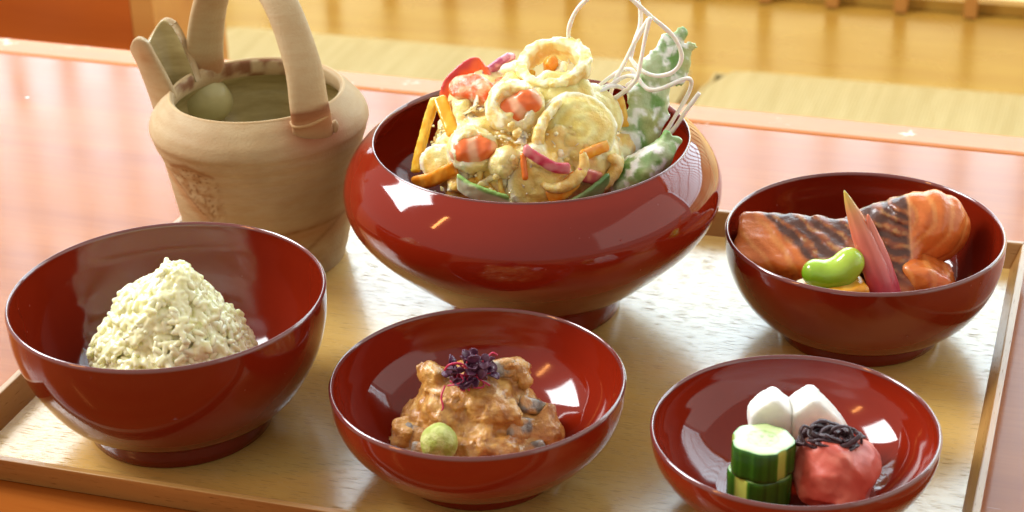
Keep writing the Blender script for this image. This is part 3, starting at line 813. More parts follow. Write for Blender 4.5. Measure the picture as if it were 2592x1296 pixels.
# prawns
def prawn(c0, r, ax, seed):
    c0 = np.array(c0, float); ax = np.array(ax, float); ax /= np.linalg.norm(ax)
    ORG, PINK = L3(240, 120, 58), L3(246, 190, 150)
    def f(Q):
        a = c0 - ax * r * 0.55; b_ = c0 + ax * r * 0.55
        return sd_cap(Q, a, b_, r * 0.80, r * 0.72) + 1.2 * fbm(Q, 0.13, 3, seed)
    def col(V):
        t = (V - c0) @ ax
        c = cmix(ORG, PINK, 0.9 * sstep(-0.2, 0.9, np.cos(t * 0.62 + 0.6 * pn(V, 0.15, seed)) + 0.25 * fbm(V, 0.3, 2, seed)))
        return c
    return blob('prawn', f, c0 - r - 4, c0 + r + 4, 0.8, M_FOOD, tem, col)
def coat(c0, r, face, seed, openr, host):
    """batter shell around a prawn, open towards the viewer"""
    c0 = np.array(c0, float); face = np.array(face, float); face /= np.linalg.norm(face)
    def f(Q):
        s = sd_ell(Q, c0 - face * 2.5, (r, r * 0.9, r * 0.95)) + 1.3 * fbm(Q, 0.13, 3, seed) + 0.35 * fbm(Q, 0.55, 2, seed)
        hole = sd_ell(Q, c0 + face * r * 0.8, (openr, openr, openr * 0.9)) + 3.4 * fbm(Q, 0.13, 3, seed + 3)
        return np.maximum(s, -hole)
    return blob('batter_coat', f, c0 - r - 6, c0 + r + 6, 0.85, M_BATTER, host, speck(L3(246, 220, 146), L3(252, 242, 206), 0.18, 0.1, seed))
pr_ = prawn((-5, -18.3, 102.2), 8.3, (0.8, 0.1, 0.5), 82); coat((-6.5, -17, 102), 12.8, (0.1, -0.78, 0.55), 81, 8.2, pr_)
pr_ = prawn((-24.4, -27.8, 87.6), 7.8, (1, 0, 0.1), 84); coat((-25, -27, 87.5), 10.8, (0.05, -0.85, 0.45), 83, 7.8, pr_)
# coral shell edge and folded piece at the top left
def folded(V): 
    return cmix(cmix(L3(238, 104, 40), L3(244, 176, 130), sstep(-0.2, 0.4, fbm(V, 0.14, 3, 92))), WHITEB, 0.8 * sstep(0.2, 0.55, fbm(V, 0.2, 3, 95)))
def f_fold(Q):
    s = sd_ell(Q, (-22, 2, 102), (14.5, 8, 5.5)); z = Q[..., 2] - 102
    return s + 2.2 * np.sin(Q[..., 0] * 0.34 + Q[..., 1] * 0.28 + 1.5 * pn(Q, 0.06, 90)) * 0.8 + 0.6 * fbm(Q, 0.3, 2, 91)
blob('folded_prawn', f_fold, (-42, -12, 88), (-2, 16, 114), 0.85, M_BATTER, tem, folded)
def ribbon(name, pts, wdir, wd, tk, col, m=M_FOOD, seed=0, parent=tem):
    P = smooth_path(pts, 6); W = np.array(wdir, float); W /= np.linalg.norm(W)
    def f(Q):
        t_ = None
        for i in range(len(P) - 1):
            a, b_ = P[i], P[i + 1]; d = b_ - a; L = d @ d
            q = Q - a; s = np.clip((q @ d) / L, 0, 1); q = q - s[..., None] * d
            w_ = q @ W; q2 = q - w_[..., None] * W
            e = np.sqrt(np.maximum(np.abs(w_) - wd, 0) ** 2 + (q2 ** 2).sum(-1)) - tk
            t_ = e if t_ is None else np.minimum(t_, e)
        return t_ + 0.25 * fbm(Q, 0.3, 2, seed)
    pad = wd + tk + 2
    return blob(name, f, P.min(0) - pad, P.max(0) + pad, 0.75, m, parent, col)
ribbon('prawn_shell', [(-37, 8, 95), (-34.5, 10, 101.5), (-30, 11, 106), (-25, 12, 109.5), (-20.5, 12.5, 110.5), (-18, 11, 107), (-16.5, 9, 104)], (-0.6, 0.15, 0.78), 2.6, 0.9, lambda V: cmix(L3(238, 104, 40), L3(206, 62, 58), sstep(0.8, 2.6, (V[:, 2] - 0.78 * V[:, 0] - 126.5) * 0.5 + pn(V, 0.2, 3))), seed=7)
ribbon('red_onion_strip', [(-17.5, 14, 105.5), (-13, 15, 109), (-8, 15.5, 112)], (0.5, 0.7, -0.3), 1.8, 1.7, speck(L3(186, 84, 120), L3(226, 160, 180), 0.3), seed=8)
batter_tube('batter_crumb', [(-10, 10, 108), (-6, 9, 109.5)], [2.4, 3.0], speck(CREAM, WHITEB), seed=15)
# yellow and orange strips
ribbon('squash_strip', [(-41, 6, 96.5), (-44.5, 2.5, 87.5), (-47.5, -1, 78.5), (-50, -5.5, 69.5)], (0.9, -0.3, 0.2), 1.0, 1.5, speck(L3(238, 180, 36), L3(246, 204, 70), 0.2), seed=11)
ribbon('squash_strip', [(-38.5, 3, 98.5), (-35.5, -6, 93.5), (-33, -12, 89)], (0.9, 0.2, 0.3), 1.7, 1.4, speck(L3(236, 168, 24), L3(242, 186, 50), 0.2), seed=12)
ribbon('carrot_strip', [(-50, -14, 67), (-42, -21, 72), (-33, -29, 80)], (-0.4, 0.1, 0.9), 1.9, 1.4, speck(L3(232, 142, 30), L3(240, 166, 56), 0.2), seed=13)
ribbon('carrot_strip', [(7, -41.5, 71), (13, -40.5, 74), (17.5, -38, 77.5)], (-0.4, 0.1, 0.9), 2.4, 1.3, speck(L3(236, 138, 28), L3(244, 170, 70), 0.2), seed=14)
ribbon('carrot_strip', [(21, -34.5, 86.5), (31, -25, 86.5)], (-0.2, 0.1, 0.9), 1.4, 1.2, speck(L3(238, 152, 30), L3(242, 176, 60), 0.2), seed=16)
ribbon('carrot_strip', [(-4, -37.5, 89), (-3.4, -41, 80)], (1, 0, 0), 0.4, 1.0, speck(L3(226, 110, 20), L3(232, 130, 40), 0.2), seed=17)
ribbon('squash_strip', [(38, 6, 95), (40.5, 3, 84)], (1, 0, 0), 1.2, 1.4, speck(L3(240, 178, 40), L3(246, 206, 90), 0.2), seed=18)
ribbon('squash_strip', [(-4, 6, 105), (1, 3, 108)], (0.2, 0.3, 0.9), 1.2, 1.4, speck(L3(238, 172, 30), L3(242, 190, 50), 0.2), seed=19)
redskin = lambda V: cmix(L3(198, 40, 72), L3(226, 140, 140), sstep(-0.4, 0.5, pn(V, 0.3, 4)))
ribbon('red_onion_strip', [(-2.5, -37.5, 91), (4, -40, 87), (9, -40.5, 84.2), (14, -39, 82.8)], (0.1, 0.1, 1), 1.0, 1.5, redskin, seed=20)
ribbon('red_onion_strip', [(19.5, -37.5, 79.5), (24, -35, 77), (27.5, -32.5, 74.6)], (0.1, 0.1, 1), 1.8, 1.5, lambda V: cmix(L3(206, 88, 90), L3(236, 160, 120), sstep(-0.3, 0.5, pn(V, 0.3, 6))), seed=21)
for k_, (p, r_) in enumerate([((-9, -27.5, 98), 1.3), ((-6.5, -29, 95), 1.7), ((-12, -36.5, 84), 2.0), ((-9.5, -37, 86.5), 1.7), ((-15, -36, 79), 1.8)]):
    batter_tube('batter_crumb', [np.array(p), np.array(p) + np.array([1.2, 0.4, 0.8])], [r_, r_ * 0.8], speck(L3(240, 206, 130), L3(250, 232, 180)), h=0.6, amp=0.4, seed=25 + k_)
r5 = np.random.default_rng(21)
for k_ in range(34):                                                 # thin fried shreds lying all over the fritter
    d = r5.normal(size=3); d[1] = -abs(d[1]) * 0.9 - 0.1; d[2] = abs(d[2]) * 0.9 - 0.1; d /= np.linalg.norm(d)
    c_ = np.array([-2, 2, 68]) + d * np.array([39.5, 39.5, 34.5])
    if -17 < c_[0] < 6 and c_[2] > 92 or (-34 < c_[0] < -16 and c_[2] > 79) or (-12 < c_[0] < 14 and c_[2] < 93 and c_[2] > 79): continue
    t1 = np.cross(d, r5.normal(size=3)); t1 /= np.linalg.norm(t1); t2 = np.cross(d, t1)
    ra, ln = 8 + 8 * r5.random(), 0.9 + 0.9 * r5.random()
    pts = [c_ + t1 * ra * math.sin(a) + t2 * ra * (1 - math.cos(a)) - d * (ra * (1 - math.cos(a * 0.55)) + 0.5) for a in np.linspace(-ln, ln, 6)]
    q_ = 0.8 + 0.9 * r5.random(); A_, B_ = [(L3(236, 206, 120), CREAM), (L3(226, 172, 70), L3(240, 206, 120)), (L3(232, 146, 44), L3(240, 180, 80)), (L3(240, 222, 150), WHITEB)][k_ % 4]
    batter_tube('onion_curl', pts, [q_ * 0.6, q_, q_ * 1.1, q_ * 0.7], speck(A_, B_), h=0.7, amp=0.35, seed=40 + k_)

r6 = np.random.default_rng(33); VV = []; FF = []; CC = []; n0 = 0; iv, if_ = ico(1)
for k_ in range(380):                                                # crisp crumbs of batter clinging to everything
    d = r6.normal(size=3); d[1] = -abs(d[1]) if r6.random() < 0.8 else d[1]; d[2] = abs(d[2]) if r6.random() < 0.85 else -abs(d[2]) * 0.5; d /= np.linalg.norm(d)
    c_ = np.array([-2, 2, 68]) + d * np.array([40.5, 40.5, 36]) * (1 + 0.06 * r6.normal())
    if (-36 < c_[0] < -16 and 80 < c_[2] < 96 and c_[1] < -14) or (-14 < c_[0] < 4 and 96 < c_[2] < 110 and c_[1] < -8): continue
    r_ = 0.45 + 0.9 * r6.random() ** 2
    v_ = iv * (1 + 0.35 * pn(iv + k_ * 3.1, 1.2, 2)[:, None]) * r_ * np.array([1, 1, 0.8]) + c_
    VV.append(v_); FF += [[a + n0 for a in f] for f in if_]; n0 += len(v_)
    CC.append(np.tile(cmix(L3(244, 212, 130), CREAM, np.array(r6.random())), (len(v_), 1)))
fv, ff_ = ico(2)
for k_ in range(150):                                                # ragged flakes of thin crust
    d = r6.normal(size=3); d[1] = -abs(d[1]) if r6.random() < 0.85 else d[1]; d[2] = abs(d[2]) if r6.random() < 0.9 else -abs(d[2]) * 0.5; d /= np.linalg.norm(d)
    c_ = np.array([-2, 2, 68]) + d * np.array([40, 40, 35.5]) * (1 + 0.05 * r6.normal())
    if (-36 < c_[0] < -15 and 79 < c_[2] < 97 and c_[1] < -14) or (-15 < c_[0] < 5 and 95 < c_[2] < 111 and c_[1] < -8): continue
    t1 = np.cross(d + 0.5 * r6.normal(size=3), r6.normal(size=3)); t1 /= np.linalg.norm(t1); n1 = d + 0.45 * r6.normal(size=3); n1 -= t1 * (n1 @ t1); n1 /= np.linalg.norm(n1); t2 = np.cross(n1, t1)
    r_ = 1.3 + 2.0 * r6.random(); q_ = fv * (1 + 0.75 * pn(fv + k_ * 5.3, 1.1, 4)[:, None] + 0.25 * pn(fv + k_ * 2.1, 3.0, 6)[:, None])
    l_ = q_ * np.array([r_, r_ * (0.45 + 0.4 * r6.random()), 0.5]); l_[:, 2] += 0.16 * l_[:, 0] ** 2 * (r6.random() - 0.3)
    v_ = l_ @ np.stack([t1, t2, n1]) + c_
    VV.append(v_); FF += [[a + n0 for a in f] for f in ff_]; n0 += len(v_)
    CC.append(np.tile(cmix(L3(240, 202, 116), L3(252, 242, 206), np.array(r6.random())), (len(v_), 1)))
tag(mesh('batter_crumbs', np.concatenate(VV), FF, M_BATTER, tem, cols=np.concatenate(CC)), kind='stuff')

# green leaf under the fritter, at the front of the bowl
LF1, LF2 = L3(150, 196, 108), L3(236, 242, 204)
lt = food('lettuce_leaf', 'green and white lettuce rib showing under the left front of the tempura', 'lettuce', 'big')
ribbon('leaf_blade', [(-31, -34, 76), (-26, -37.5, 73.5), (-19, -40, 71.5), (-11, -41.5, 69)], (0, -0.4, 0.9), 4.2, 1.0, lambda V: cmix(LF2, LF1, sstep(1.6, 3.4, V[:, 2] - (65.0 - 0.36 * V[:, 0]) + 0.8 * pn(V, 0.2, 2))), m=M_FOOD, seed=33, parent=lt)
lt2 = food('lettuce_leaf', 'green lettuce leaf edge showing under the right front of the tempura', 'lettuce', 'big')
ribbon('leaf_blade', [(14, -43, 66.5), (20, -41, 69), (26, -37, 71.5), (31, -32, 73.5)], (0, -0.4, 0.9), 3.6, 1.1, lambda V: cmix(L3(150, 172, 112), L3(92, 134, 70), sstep(70, 77, V[:, 2] + pn(V, 0.2, 2))), m=M_FOOD, seed=34, parent=lt2)

# battered green leaves at the right
def green_cols(V, seed):
    c = cmix(L3(150, 182, 122), L3(188, 204, 160), sstep(-0.35, 0.35, fbm(V, 0.12, 3, seed)))
    c = cmix(c, L3(100, 154, 58), 0.85 * sstep(0.12, 0.42, fbm(V, 0.10, 3, seed + 2)))
    c = cmix(c, L3(206, 204, 138), 0.7 * sstep(0.0, 0.5, fbm(V, 0.06, 2, seed + 7)))
    return cmix(c, L3(246, 250, 244), sstep(-0.02, 0.3, fbm(V, 0.15, 4, seed + 4)))
gt = food('green_tempura', 'tall battered green leaf leaning against the right of the tempura bowl, with a forked tip', 'tempura', 'big', 'battered green leaves in the tempura bowl')
LN = np.array([0.25, -0.75, 0.35]); LN /= np.linalg.norm(LN)
def flatten(Q, k):
    return k
def f_leaf(Q):
    axis = [((36, 6, 52), 8.5), ((44, 8, 72), 9.8), ((51.5, 9.5, 90), 9.4), ((58.5, 10.5, 107), 8.2), ((62.5, 11, 115), 6.0)]
    c0 = np.array([50, 9, 88]); q = Q - c0; d = q @ LN; bend = 2.0 * np.sin(((q @ np.cross(LN, (0.35, 0, 0.94))) * 0.22)) 
    q = Q + ((d - bend) * 1.6)[..., None] * LN                      # squash along the viewing side: a thin blade
    s = sd_chain(q, [np.array(a) for a, _ in axis], [r_ for _, r_ in axis], 3)
    t1 = sd_cap(q, (61, 11, 112), (70, 11.5, 121.5), 5.0, 2.6); t2 = sd_cap(q, (65, 11, 104), (74, 11.5, 115.5), 5.0, 2.4)
    s = smin(smin(s, t1, 3), t2, 3)
    return s * 0.5 + 1.1 * fbm(Q, 0.14, 3, 61) + 0.4 * fbm(Q, 0.5, 2, 62)
blob('leaf_blade', within('big', f_leaf), (22, -12, 38), (82, 30, 128), 1.05, M_GREENT, gt, lambda V: green_cols(V, 63))
gt2 = food('green_tempura', 'short battered green leaf lying low at the right front rim of the tempura bowl', 'tempura', 'big', 'battered green leaves in the tempura bowl')
def f_leaf2(Q):
    s = sd_chain(Q, [np.array(p) for p in [(39, -24, 66), (46, -23, 73), (54, -21, 80), (60.5, -19.5, 84.5)]], [7.5, 7.8, 5.8, 3.0], 2)
    s = smin(s, sd_cap(Q, (54, -20, 82), (57, -19, 88), 3.4, 2.0), 2)
    return s + 1.0 * fbm(Q, 0.16, 3, 71) + 0.4 * fbm(Q, 0.5, 2, 72)
blob('leaf_blade', within('big', f_leaf2), (26, -38, 54), (70, -8, 94), 0.95, M_GREENT, gt2, lambda V: green_cols(V, 74))

# fried white noodles
nd = food('fried_noodles', 'tangle of thin white fried noodles looping above the tempura bowl', 'noodles', 'big')
NP = [[(17.9, 111, 14), (17.7, 118, 14), (17.4, 125.3, 13), (18.7, 130.5, 12), (21.3, 135.4, 11), (26.0, 140.0, 9), (32.7, 143.2, 10), (39.3, 142.1, 9), (44.3, 138.5, 8), (48.0, 134.8, 7), (52.7, 130.2, 6), (58.6, 124.7, 5), (62.5, 119.8, 4), (64.9, 112.9, 3), (63.4, 107.5, 2), (59.5, 104.4, 2), (53.6, 103.8, 2), (47.6, 106.6, 4), (44.3, 110.9, 7), (43.8, 113.6, 9), (46.0, 121.6, 11), (48.0, 127.7, 12), (48.0, 134.8, 12), (46.3, 140.1, 12)],
      [(51.5, 130.3, 4), (49.3, 120.6, 3), (47.6, 111.7, 1), (45.9, 103.6, 0), (42.5, 98.8, 1), (37.1, 94.5, 3), (33, 92, 5)],
      [(51.0, 129.4, 8), (45.1, 118.9, 9), (40.9, 110.1, 9), (36.9, 102.1, 9), (34.8, 95.7, 9), (33, 88, 9)],
      [(27, 96, 8), (30.3, 100.3, 8), (34.9, 103.9, 10), (40.0, 107.0, 11), (43.9, 107.1, 10), (45.3, 104.5, 8), (44.2, 101.8, 6), (41.7, 99.5, 6)],
      [(29, 96, 5), (31.5, 99.1, 5), (35.7, 100.8, 6), (38.8, 102.9, 7), (42.5, 104.2, 7), (46.3, 103.0, 5), (48.5, 99.8, 3), (51.0, 97.5, 1), (55.3, 97.6, 0), (61.3, 99.9, 0), (66.0, 101.9, 2), (68.9, 101.5, 4), (69.3, 98.2, 6), (67.3, 92.7, 8), (63.1, 85.1, 8), (59.7, 79.1, 7), (58.0, 76.9, 6), (59.7, 76.3, 5), (63.1, 80.3, 5), (67.3, 87.2, 5), (72.9, 95.3, 5)],
      [(25, 92, -2), (29.5, 96.5, 0), (33.5, 99.2, 3), (38, 99.5, 6), (42, 97, 8)]]
for P in NP:
    P = np.array([(x + 0.20 * (8 - y), y - 0.0, z + 0.40 * (8 - y) * 0.0) for x, z, y in P]) if False else np.array([(x - 0.0 * y, y, z + 0.415 * (8 - y)) for x, z, y in P])
    Q = smooth_path(P, 6); V, F = tube_vf(Q, 0.95 + 0.08 * np.sin(np.arange(len(Q)) * 0.5), 8)
    mesh('noodle', V, F, M_NOODLE, nd)

# ------------------------------------------------------------------ salmon bowl
FL1, FL2, CHAR, SKIN, GOLDS = L3(214, 106, 34), L3(234, 150, 78), L3(82, 48, 38), L3(156, 82, 32), L3(206, 170, 110)
def flesh(V, cx, cz, k=0.75):
    rr = np.hypot(V[:, 0] - cx, (V[:, 2] - cz) * 1.2) + 1.6 * pn(V, 0.10, 7)
    c = cmix(FL1, FL2, 0.25 + 0.75 * sstep(0.5, 1.0, np.cos(rr * k)))
    return cmix(c, L3(190, 78, 34), 0.5 * sstep(0, 0.6, fbm(V, 0.07, 2, 9)))
def seared(V, s, base):
    s = s + 2.2 * pn(V, 0.07, 31) + 0.8 * pn(V, 0.2, 33)
    st = np.sin(s * 2 * math.pi / 4.6) * (0.55 + 0.6 * np.clip(0.5 + pn(V, 0.06, 35), 0, 1)) + 0.15
    base = cmix(base, L3(128, 62, 34), sstep(-0.3, 0.5, fbm(V, 0.2, 3, 14)))
    c = cmix(base, CHAR, 0.95 * sstep(-0.45, 0.35, st + 0.9 * fbm(V, 0.14, 3, 4)))
    return cmix(c, GOLDS, 0.4 * sstep(0.45, 0.8, -np.sin(s * 2 * math.pi / 4.6) * 0.6 + 0.55 * pn(V, 0.35, 6)))
SM_G = 'seared salmon pieces in one bowl'
s1 = food('grilled_salmon', 'left piece of grilled salmon with dark seared skin, its orange cut face to the left', 'salmon', 'salmon', SM_G)
rz = Matrix.Rotation(R(-14), 3, 'Z') @ Matrix.Rotation(R(24), 3, 'X')
def sline1(P): return (P[..., 0] + 34) * 0.53 + (P[..., 2] - 46) * 0.85
def f_s1(P):
    s = sd_box(P, (-24, 6, 28), (29, 15, 19), 4, np.array(rz))
    s = smin(s, sd_chain(P, [np.array(p) for p in [(-45, 4, 37), (-28, 9, 42), (-4, 16, 38)]], [6.5, 6.5, 6]), 5)
    q = sline1(P); rid = np.sin((q + 2.2 * pn(P, 0.07, 31)) * 2 * math.pi / 4.6) * sstep(-1, 2, q)
    return s + 0.35 * rid + 0.6 * fbm(P, 0.12, 3, 2) + 0.25 * fbm(P, 0.5, 2, 3) + 0.4 * np.cos(np.hypot(P[..., 0] + 56, (P[..., 2] - 30) * 1.2) * 0.75) * sstep(1, -2, q)
blob('flesh', within('salmon', f_s1), (-60, -18, 8), (12, 34, 60), 1.0, M_SALMON, s1, lambda V: cmix(flesh(V, -62, 26), seared(V, sline1(V), SKIN), sstep(-1.2, 0.8, sline1(V) + 1.2 * pn(V, 0.15, 5))))
s2 = food('grilled_salmon', 'right piece of grilled salmon, upright, with a rounded orange cut face to the right', 'salmon', 'salmon', SM_G)
def f_s2(P):
    s = sd_ell(P, (30, 12, 42), (17.5, 13, 16.5))
    s = smin(s, sd_chain(P, [np.array(p) for p in [(18, 11, 50), (6, 13, 46), (-6, 15, 38)]], [7, 6.5, 6]), 5)
    s = smin(s, sd_chain(P, [np.array(p) for p in [(14, -14, 22), (12, 0, 32), (10, 10, 40)]], [8, 9, 9]), 6)
    s = smin(s, sd_cap(P, (17, 9, 50.5), (19, -6, 26), 5, 6), 4)
    q = P[..., 2] + 0.22 * P[..., 0]; rid = np.sin((q + 2.2 * pn(P, 0.07, 31)) * 2 * math.pi / 4.6) * sstep(20, 16, P[..., 0])
    return s + 0.35 * rid + 0.55 * fbm(P, 0.13, 3, 12) + 0.25 * fbm(P, 0.5, 2, 13) + 0.35 * np.cos((np.hypot(P[..., 0] - 14, (P[..., 2] - 52) * 1.2) + 1.6 * pn(P, 0.1, 7)) * 0.8) * sstep(19, 22, P[..., 0])
def c_s2(V):
    q = V[:, 2] + 0.22 * V[:, 0]
    f_ = flesh(V, 14, 52, 0.8); sk = seared(V, q, SKIN)
    sk = cmix(sk, L3(176, 84, 30), 0.75 * sstep(34, 28, V[:, 2]))
    c = cmix(sk, f_, sstep(18.4, 20.6, V[:, 0] + 0.8 * pn(V, 0.3, 2)))
    return cmix(c, L3(240, 170, 110), 0.7 * np.exp(-((V[:, 0] - 19.6 + 0.8 * pn(V, 0.3, 2)) / 0.7) ** 2))
blob('flesh', within('salmon', f_s2), (-16, -26, 8), (52, 32, 66), 1.0, M_SALMON, s2, c_s2)
s3 = food('grilled_salmon', 'small low piece of salmon in front of the right piece, near the bowl wall', 'salmon', 'salmon', SM_G)
blob('flesh', within('salmon', lambda P: sd_box(P, (25, -5, 22.5), (12, 13, 11.5), 5.0, np.array(Matrix.Rotation(R(25), 3, 'Y') @ Matrix.Rotation(R(-20), 3, 'Z'))) + 1.3 * fbm(P, 0.09, 3, 22)), (12, -24, 8), (38, 8, 40), 1.0, M_SALMON, s3, lambda V: flesh(V, 10, 30))
# egg, bean, ginger shoot
eg = food('rolled_egg', 'yellow slice of rolled omelette under the green bean', 'egg', 'salmon')
re_ = Matrix.Rotation(R(8), 3, 'Z') @ Matrix.Rotation(R(-6), 3, 'Y')
def f_eg(P): return sd_box(P, (-18, -29.5, 32.0), (13.8, 9.2, 6.8), 2.2, np.array(re_)) + 0.5 * fbm(P, 0.2, 3, 3)
blob('egg', within('salmon', f_eg), (-36, -40, 18), (0, -14, 42), 0.8, M_FOOD, eg, lambda V: cmix(cmix(L3(234, 164, 44), L3(240, 190, 90), sstep(0.0, 0.5, fbm(V, 0.12, 3, 5))), L3(250, 238, 200), 0.8 * sstep(-27, -32, V[:, 0])))
bn = food('green_bean', 'bright green kidney shaped broad bean lying on the egg in the salmon bowl', 'bean', 'salmon')
BP = smooth_path([(-24.6, -27, 42.2), (-19.8, -27.5, 41.0), (-14.4, -27.5, 42.8), (-10.8, -27, 46.6)], 4)
def f_bn(P): return smin(sd_chain(P, BP, np.interp(np.linspace(0, 1, len(BP)), [0, 0.3, 0.65, 1], [5.8, 6.7, 7.0, 6.2])), 99 + 0 * P[..., 0], 0.5) + 0.12 * fbm(P, 0.25, 2, 1)
M_BEAN = attr_mat('green_bean_skin', 0.2, 0.45, (0.5, 1, 0.2), 0.004, 0, coat=0.4)
blob('bean', f_bn, (-34, -37, 32), (-2, -17, 56), 0.7, M_BEAN, bn, lambda V: cmix(L3(112, 166, 22), L3(176, 204, 70), sstep(38, 52, V[:, 2] + 0.25 * V[:, 0] + 6)))
gg = food('ginger_shoot', 'pink pickled ginger shoot with a pointed yellow tip, leaning across the salmon', 'ginger', 'salmon')
def ginger(path, rad, cols, seed):
    P = smooth_path(path, 6); rr = np.interp(np.linspace(0, 1, len(P)), np.linspace(0, 1, len(rad)), rad)
    V, F = tube_vf(P, rr, 20, 0.62, up=(0.2, -1, 0.1)); V = V + 0.25 * np.stack([pn(V, 0.25, seed), pn(V, 0.25, seed + 1), pn(V, 0.25, seed + 2)], 1)
    t = (V[:, 2] - P[0][2]) / (P[-1][2] - P[0][2])
    fib = 0.5 + 0.5 * np.sin(np.arange(len(V)) % 20 * 2.2 + t * 6)
    c = np.stack([np.interp(t, np.linspace(0, 1, len(cols)), [q[i] for q in cols]) for i in range(3)], 1)
    return mesh('sheath', V, F, M_FOOD, gg, cols=c * (0.86 + 0.2 * fib[:, None]))
PKC = [L3(170, 30, 70), L3(176, 40, 74), L3(196, 70, 78), L3(206, 94, 80), L3(214, 112, 88), L3(216, 138, 92), L3(198, 182, 72)]
ginger([(7.5, -36, 22), (3.6, -31.5, 33), (-0.5, -27, 44), (-4.8, -22, 55), (-8.8, -17.5, 65), (-12.3, -14, 73.2)], [5.4, 5.7, 5.4, 4.5, 2.9, 0.15], PKC, 2)
ginger([(8, -33, 26), (5.2, -29, 36), (2, -24.5, 47), (-0.8, -21, 56), (-3.0, -19, 64.5)], [4.5, 4.8, 4.0, 2.7, 0.3], [L3(176, 40, 74), L3(190, 60, 76), L3(212, 106, 90), L3(222, 134, 104)], 5)

# ------------------------------------------------------------------ dressed fish
fi = food('dressed_fish', 'heap of sliced silver skinned fish coated in coarse brown miso sauce', 'fish', 'miso')
def f_heap(P):
    z = P[..., 2]
    r = np.interp(z, [8, 14, 20, 26, 32, 38, 43.5], [31, 31, 28.5, 24, 20, 16, 0])
    s = (np.hypot((P[..., 0] + 2.0) / 1.02, (P[..., 1] - 2) / 0.95) - r) * 0.78
    for c_, r_ in HB: s = smin(s, sd_ell(P, c_, r_), 2.5)
    return s + 2.4 * fbm(P, 0.10, 2, 3) + 1.3 * fbm(P, 0.27, 3, 5) + 0.6 * fbm(P, 0.75, 2, 6)
HB = [((-17, 3, 39), (6, 6, 6)), ((14, 4, 41), (6, 5, 5)), ((17.5, 0, 39), (3, 3, 4.5)), ((-26, -8, 19), (8, 8, 9)), ((24, -8, 18), (9, 9, 8)), ((2, -20, 20), (14, 9, 8)), ((27, -4, 25), (3.5, 3, 5)), ((8, -12, 31), (8, 6, 6)), ((-12, -10, 32), (8, 6, 7))]
SA, SB, SC, SD = L3(196, 134, 58), L3(220, 170, 92), L3(156, 96, 40), L3(92, 84, 86)
def c_heap(V):
    c = cmix(SA, SB, sstep(-0.4, 0.5, fbm(V, 0.14, 3, 7))); c = cmix(c, SC, 0.7 * sstep(0.05, 0.5, fbm(V, 0.22, 3, 8)))
    c = cmix(c, L3(186, 148, 104), 0.45 * sstep(0.05, 0.45, fbm(V, 0.08, 2, 9)) * sstep(30, 18, V[:, 2]))
    return cmix(c, L3(224, 172, 96), 0.6 * sstep(0.3, 0.6, fbm(V, 0.5, 2, 10)))
blob('miso_sauce', within('miso', f_heap), (-42, -40, 7), (40, 40, 50), 0.95, M_SAUCE, fi, c_heap)
def fish_slice(c0, h, rot, seed):
    rm = np.array(Matrix.Rotation(R(rot[2]), 3, 'Z') @ Matrix.Rotation(R(rot[1]), 3, 'Y') @ Matrix.Rotation(R(rot[0]), 3, 'X'))
    c0 = np.array(c0, float); e = max(h) + 3
    return blob('fish_slice', lambda P: sd_box(P, c0, h, min(h) * 0.7, rm) + 0.6 * fbm(P, 0.2, 2, seed), c0 - e, c0 + e, 0.8, M_SAUCE, fi,
                lambda V: cmix(cmix(L3(116, 106, 96), L3(186, 176, 160), sstep(-0.3, 0.4, fbm(V, 0.2, 3, seed))), L3(196, 146, 84), sstep(-0.3, 0.2, fbm(V, 0.16, 3, seed + 3))))
fish_slice((-23, -14, 20.5), (9, 2.2, 6), (-25, 10, -35), 3); fish_slice((-21, -20, 19), (5, 1.8, 5), (-30, 0, -20), 13)
fish_slice((19, -12.5, 24), (10, 2.0, 4.5), (-35, 24, 30), 23); fish_slice((15.5, -22, 16.5), (11, 2.0, 4.6), (-40, -12, 22), 33)
fish_slice((9, 2.5, 42.5), (6, 2.5, 3.4), (-20, 0, 10), 43); fish_slice((21, -5, 29.5), (7, 1.6, 3.2), (-30, 35, 30), 53)
ws = food('wasabi_ball', 'pale green ball of wasabi at the front of the dressed fish', 'wasabi', 'miso')
blob('wasabi', lambda P: sd_ell(P, (-14.5, -27, 28.6), (7.0, 6.8, 7.6)) + 0.35 * fbm(P, 0.22, 3, 2) + 0.12 * fbm(P, 0.9, 2, 4), (-24, -37, 18), (-5, -17, 39), 0.7, M_WASABI, ws, lambda V: cmix(L3(168, 178, 74), L3(204, 208, 128), sstep(-0.4, 0.5, fbm(V, 0.25, 3, 6))))
# purple sprouts
spz = food('purple_sprouts', 'tuft of dark purple micro leaves with pink stems on top of the dressed fish', 'sprouts', 'miso')
lp_v = []; lp_f = []
n_ = 8
for j in range(5):
    for k in range(9):
        a = (k / 8 - 0.5) * 2; t = j / 4
        y = t * 4.4; wdt = 2.3 * math.sin(math.pi * min(0.97, 0.16 + 0.80 * t)) ** 0.7 * (1.0 if t < 0.99 else 0.55)
        lp_v.append((a * wdt, y - (0.5 * (1 - abs(a)) if t > 0.9 else 0) * 1.0, 0.55 * a * a * wdt * 0.5 - 0.10 * (y - 2) ** 2))
for j in range(4):
    for k in range(8):
        a = j * 9 + k; lp_f.append((a, a + 1, a + 10, a + 9))
lme = bpy.data.meshes.new('leaf'); lme.from_pydata([tuple(MM * c_ for c_ in v_) for v_ in lp_v], [], lp_f)
lme.polygons.foreach_set('use_smooth', [True] * len(lp_f)); lme.materials.append(M_LEAF)
SC_ = np.array([-3.5, -5, 43.5]); r2 = np.random.default_rng(12)
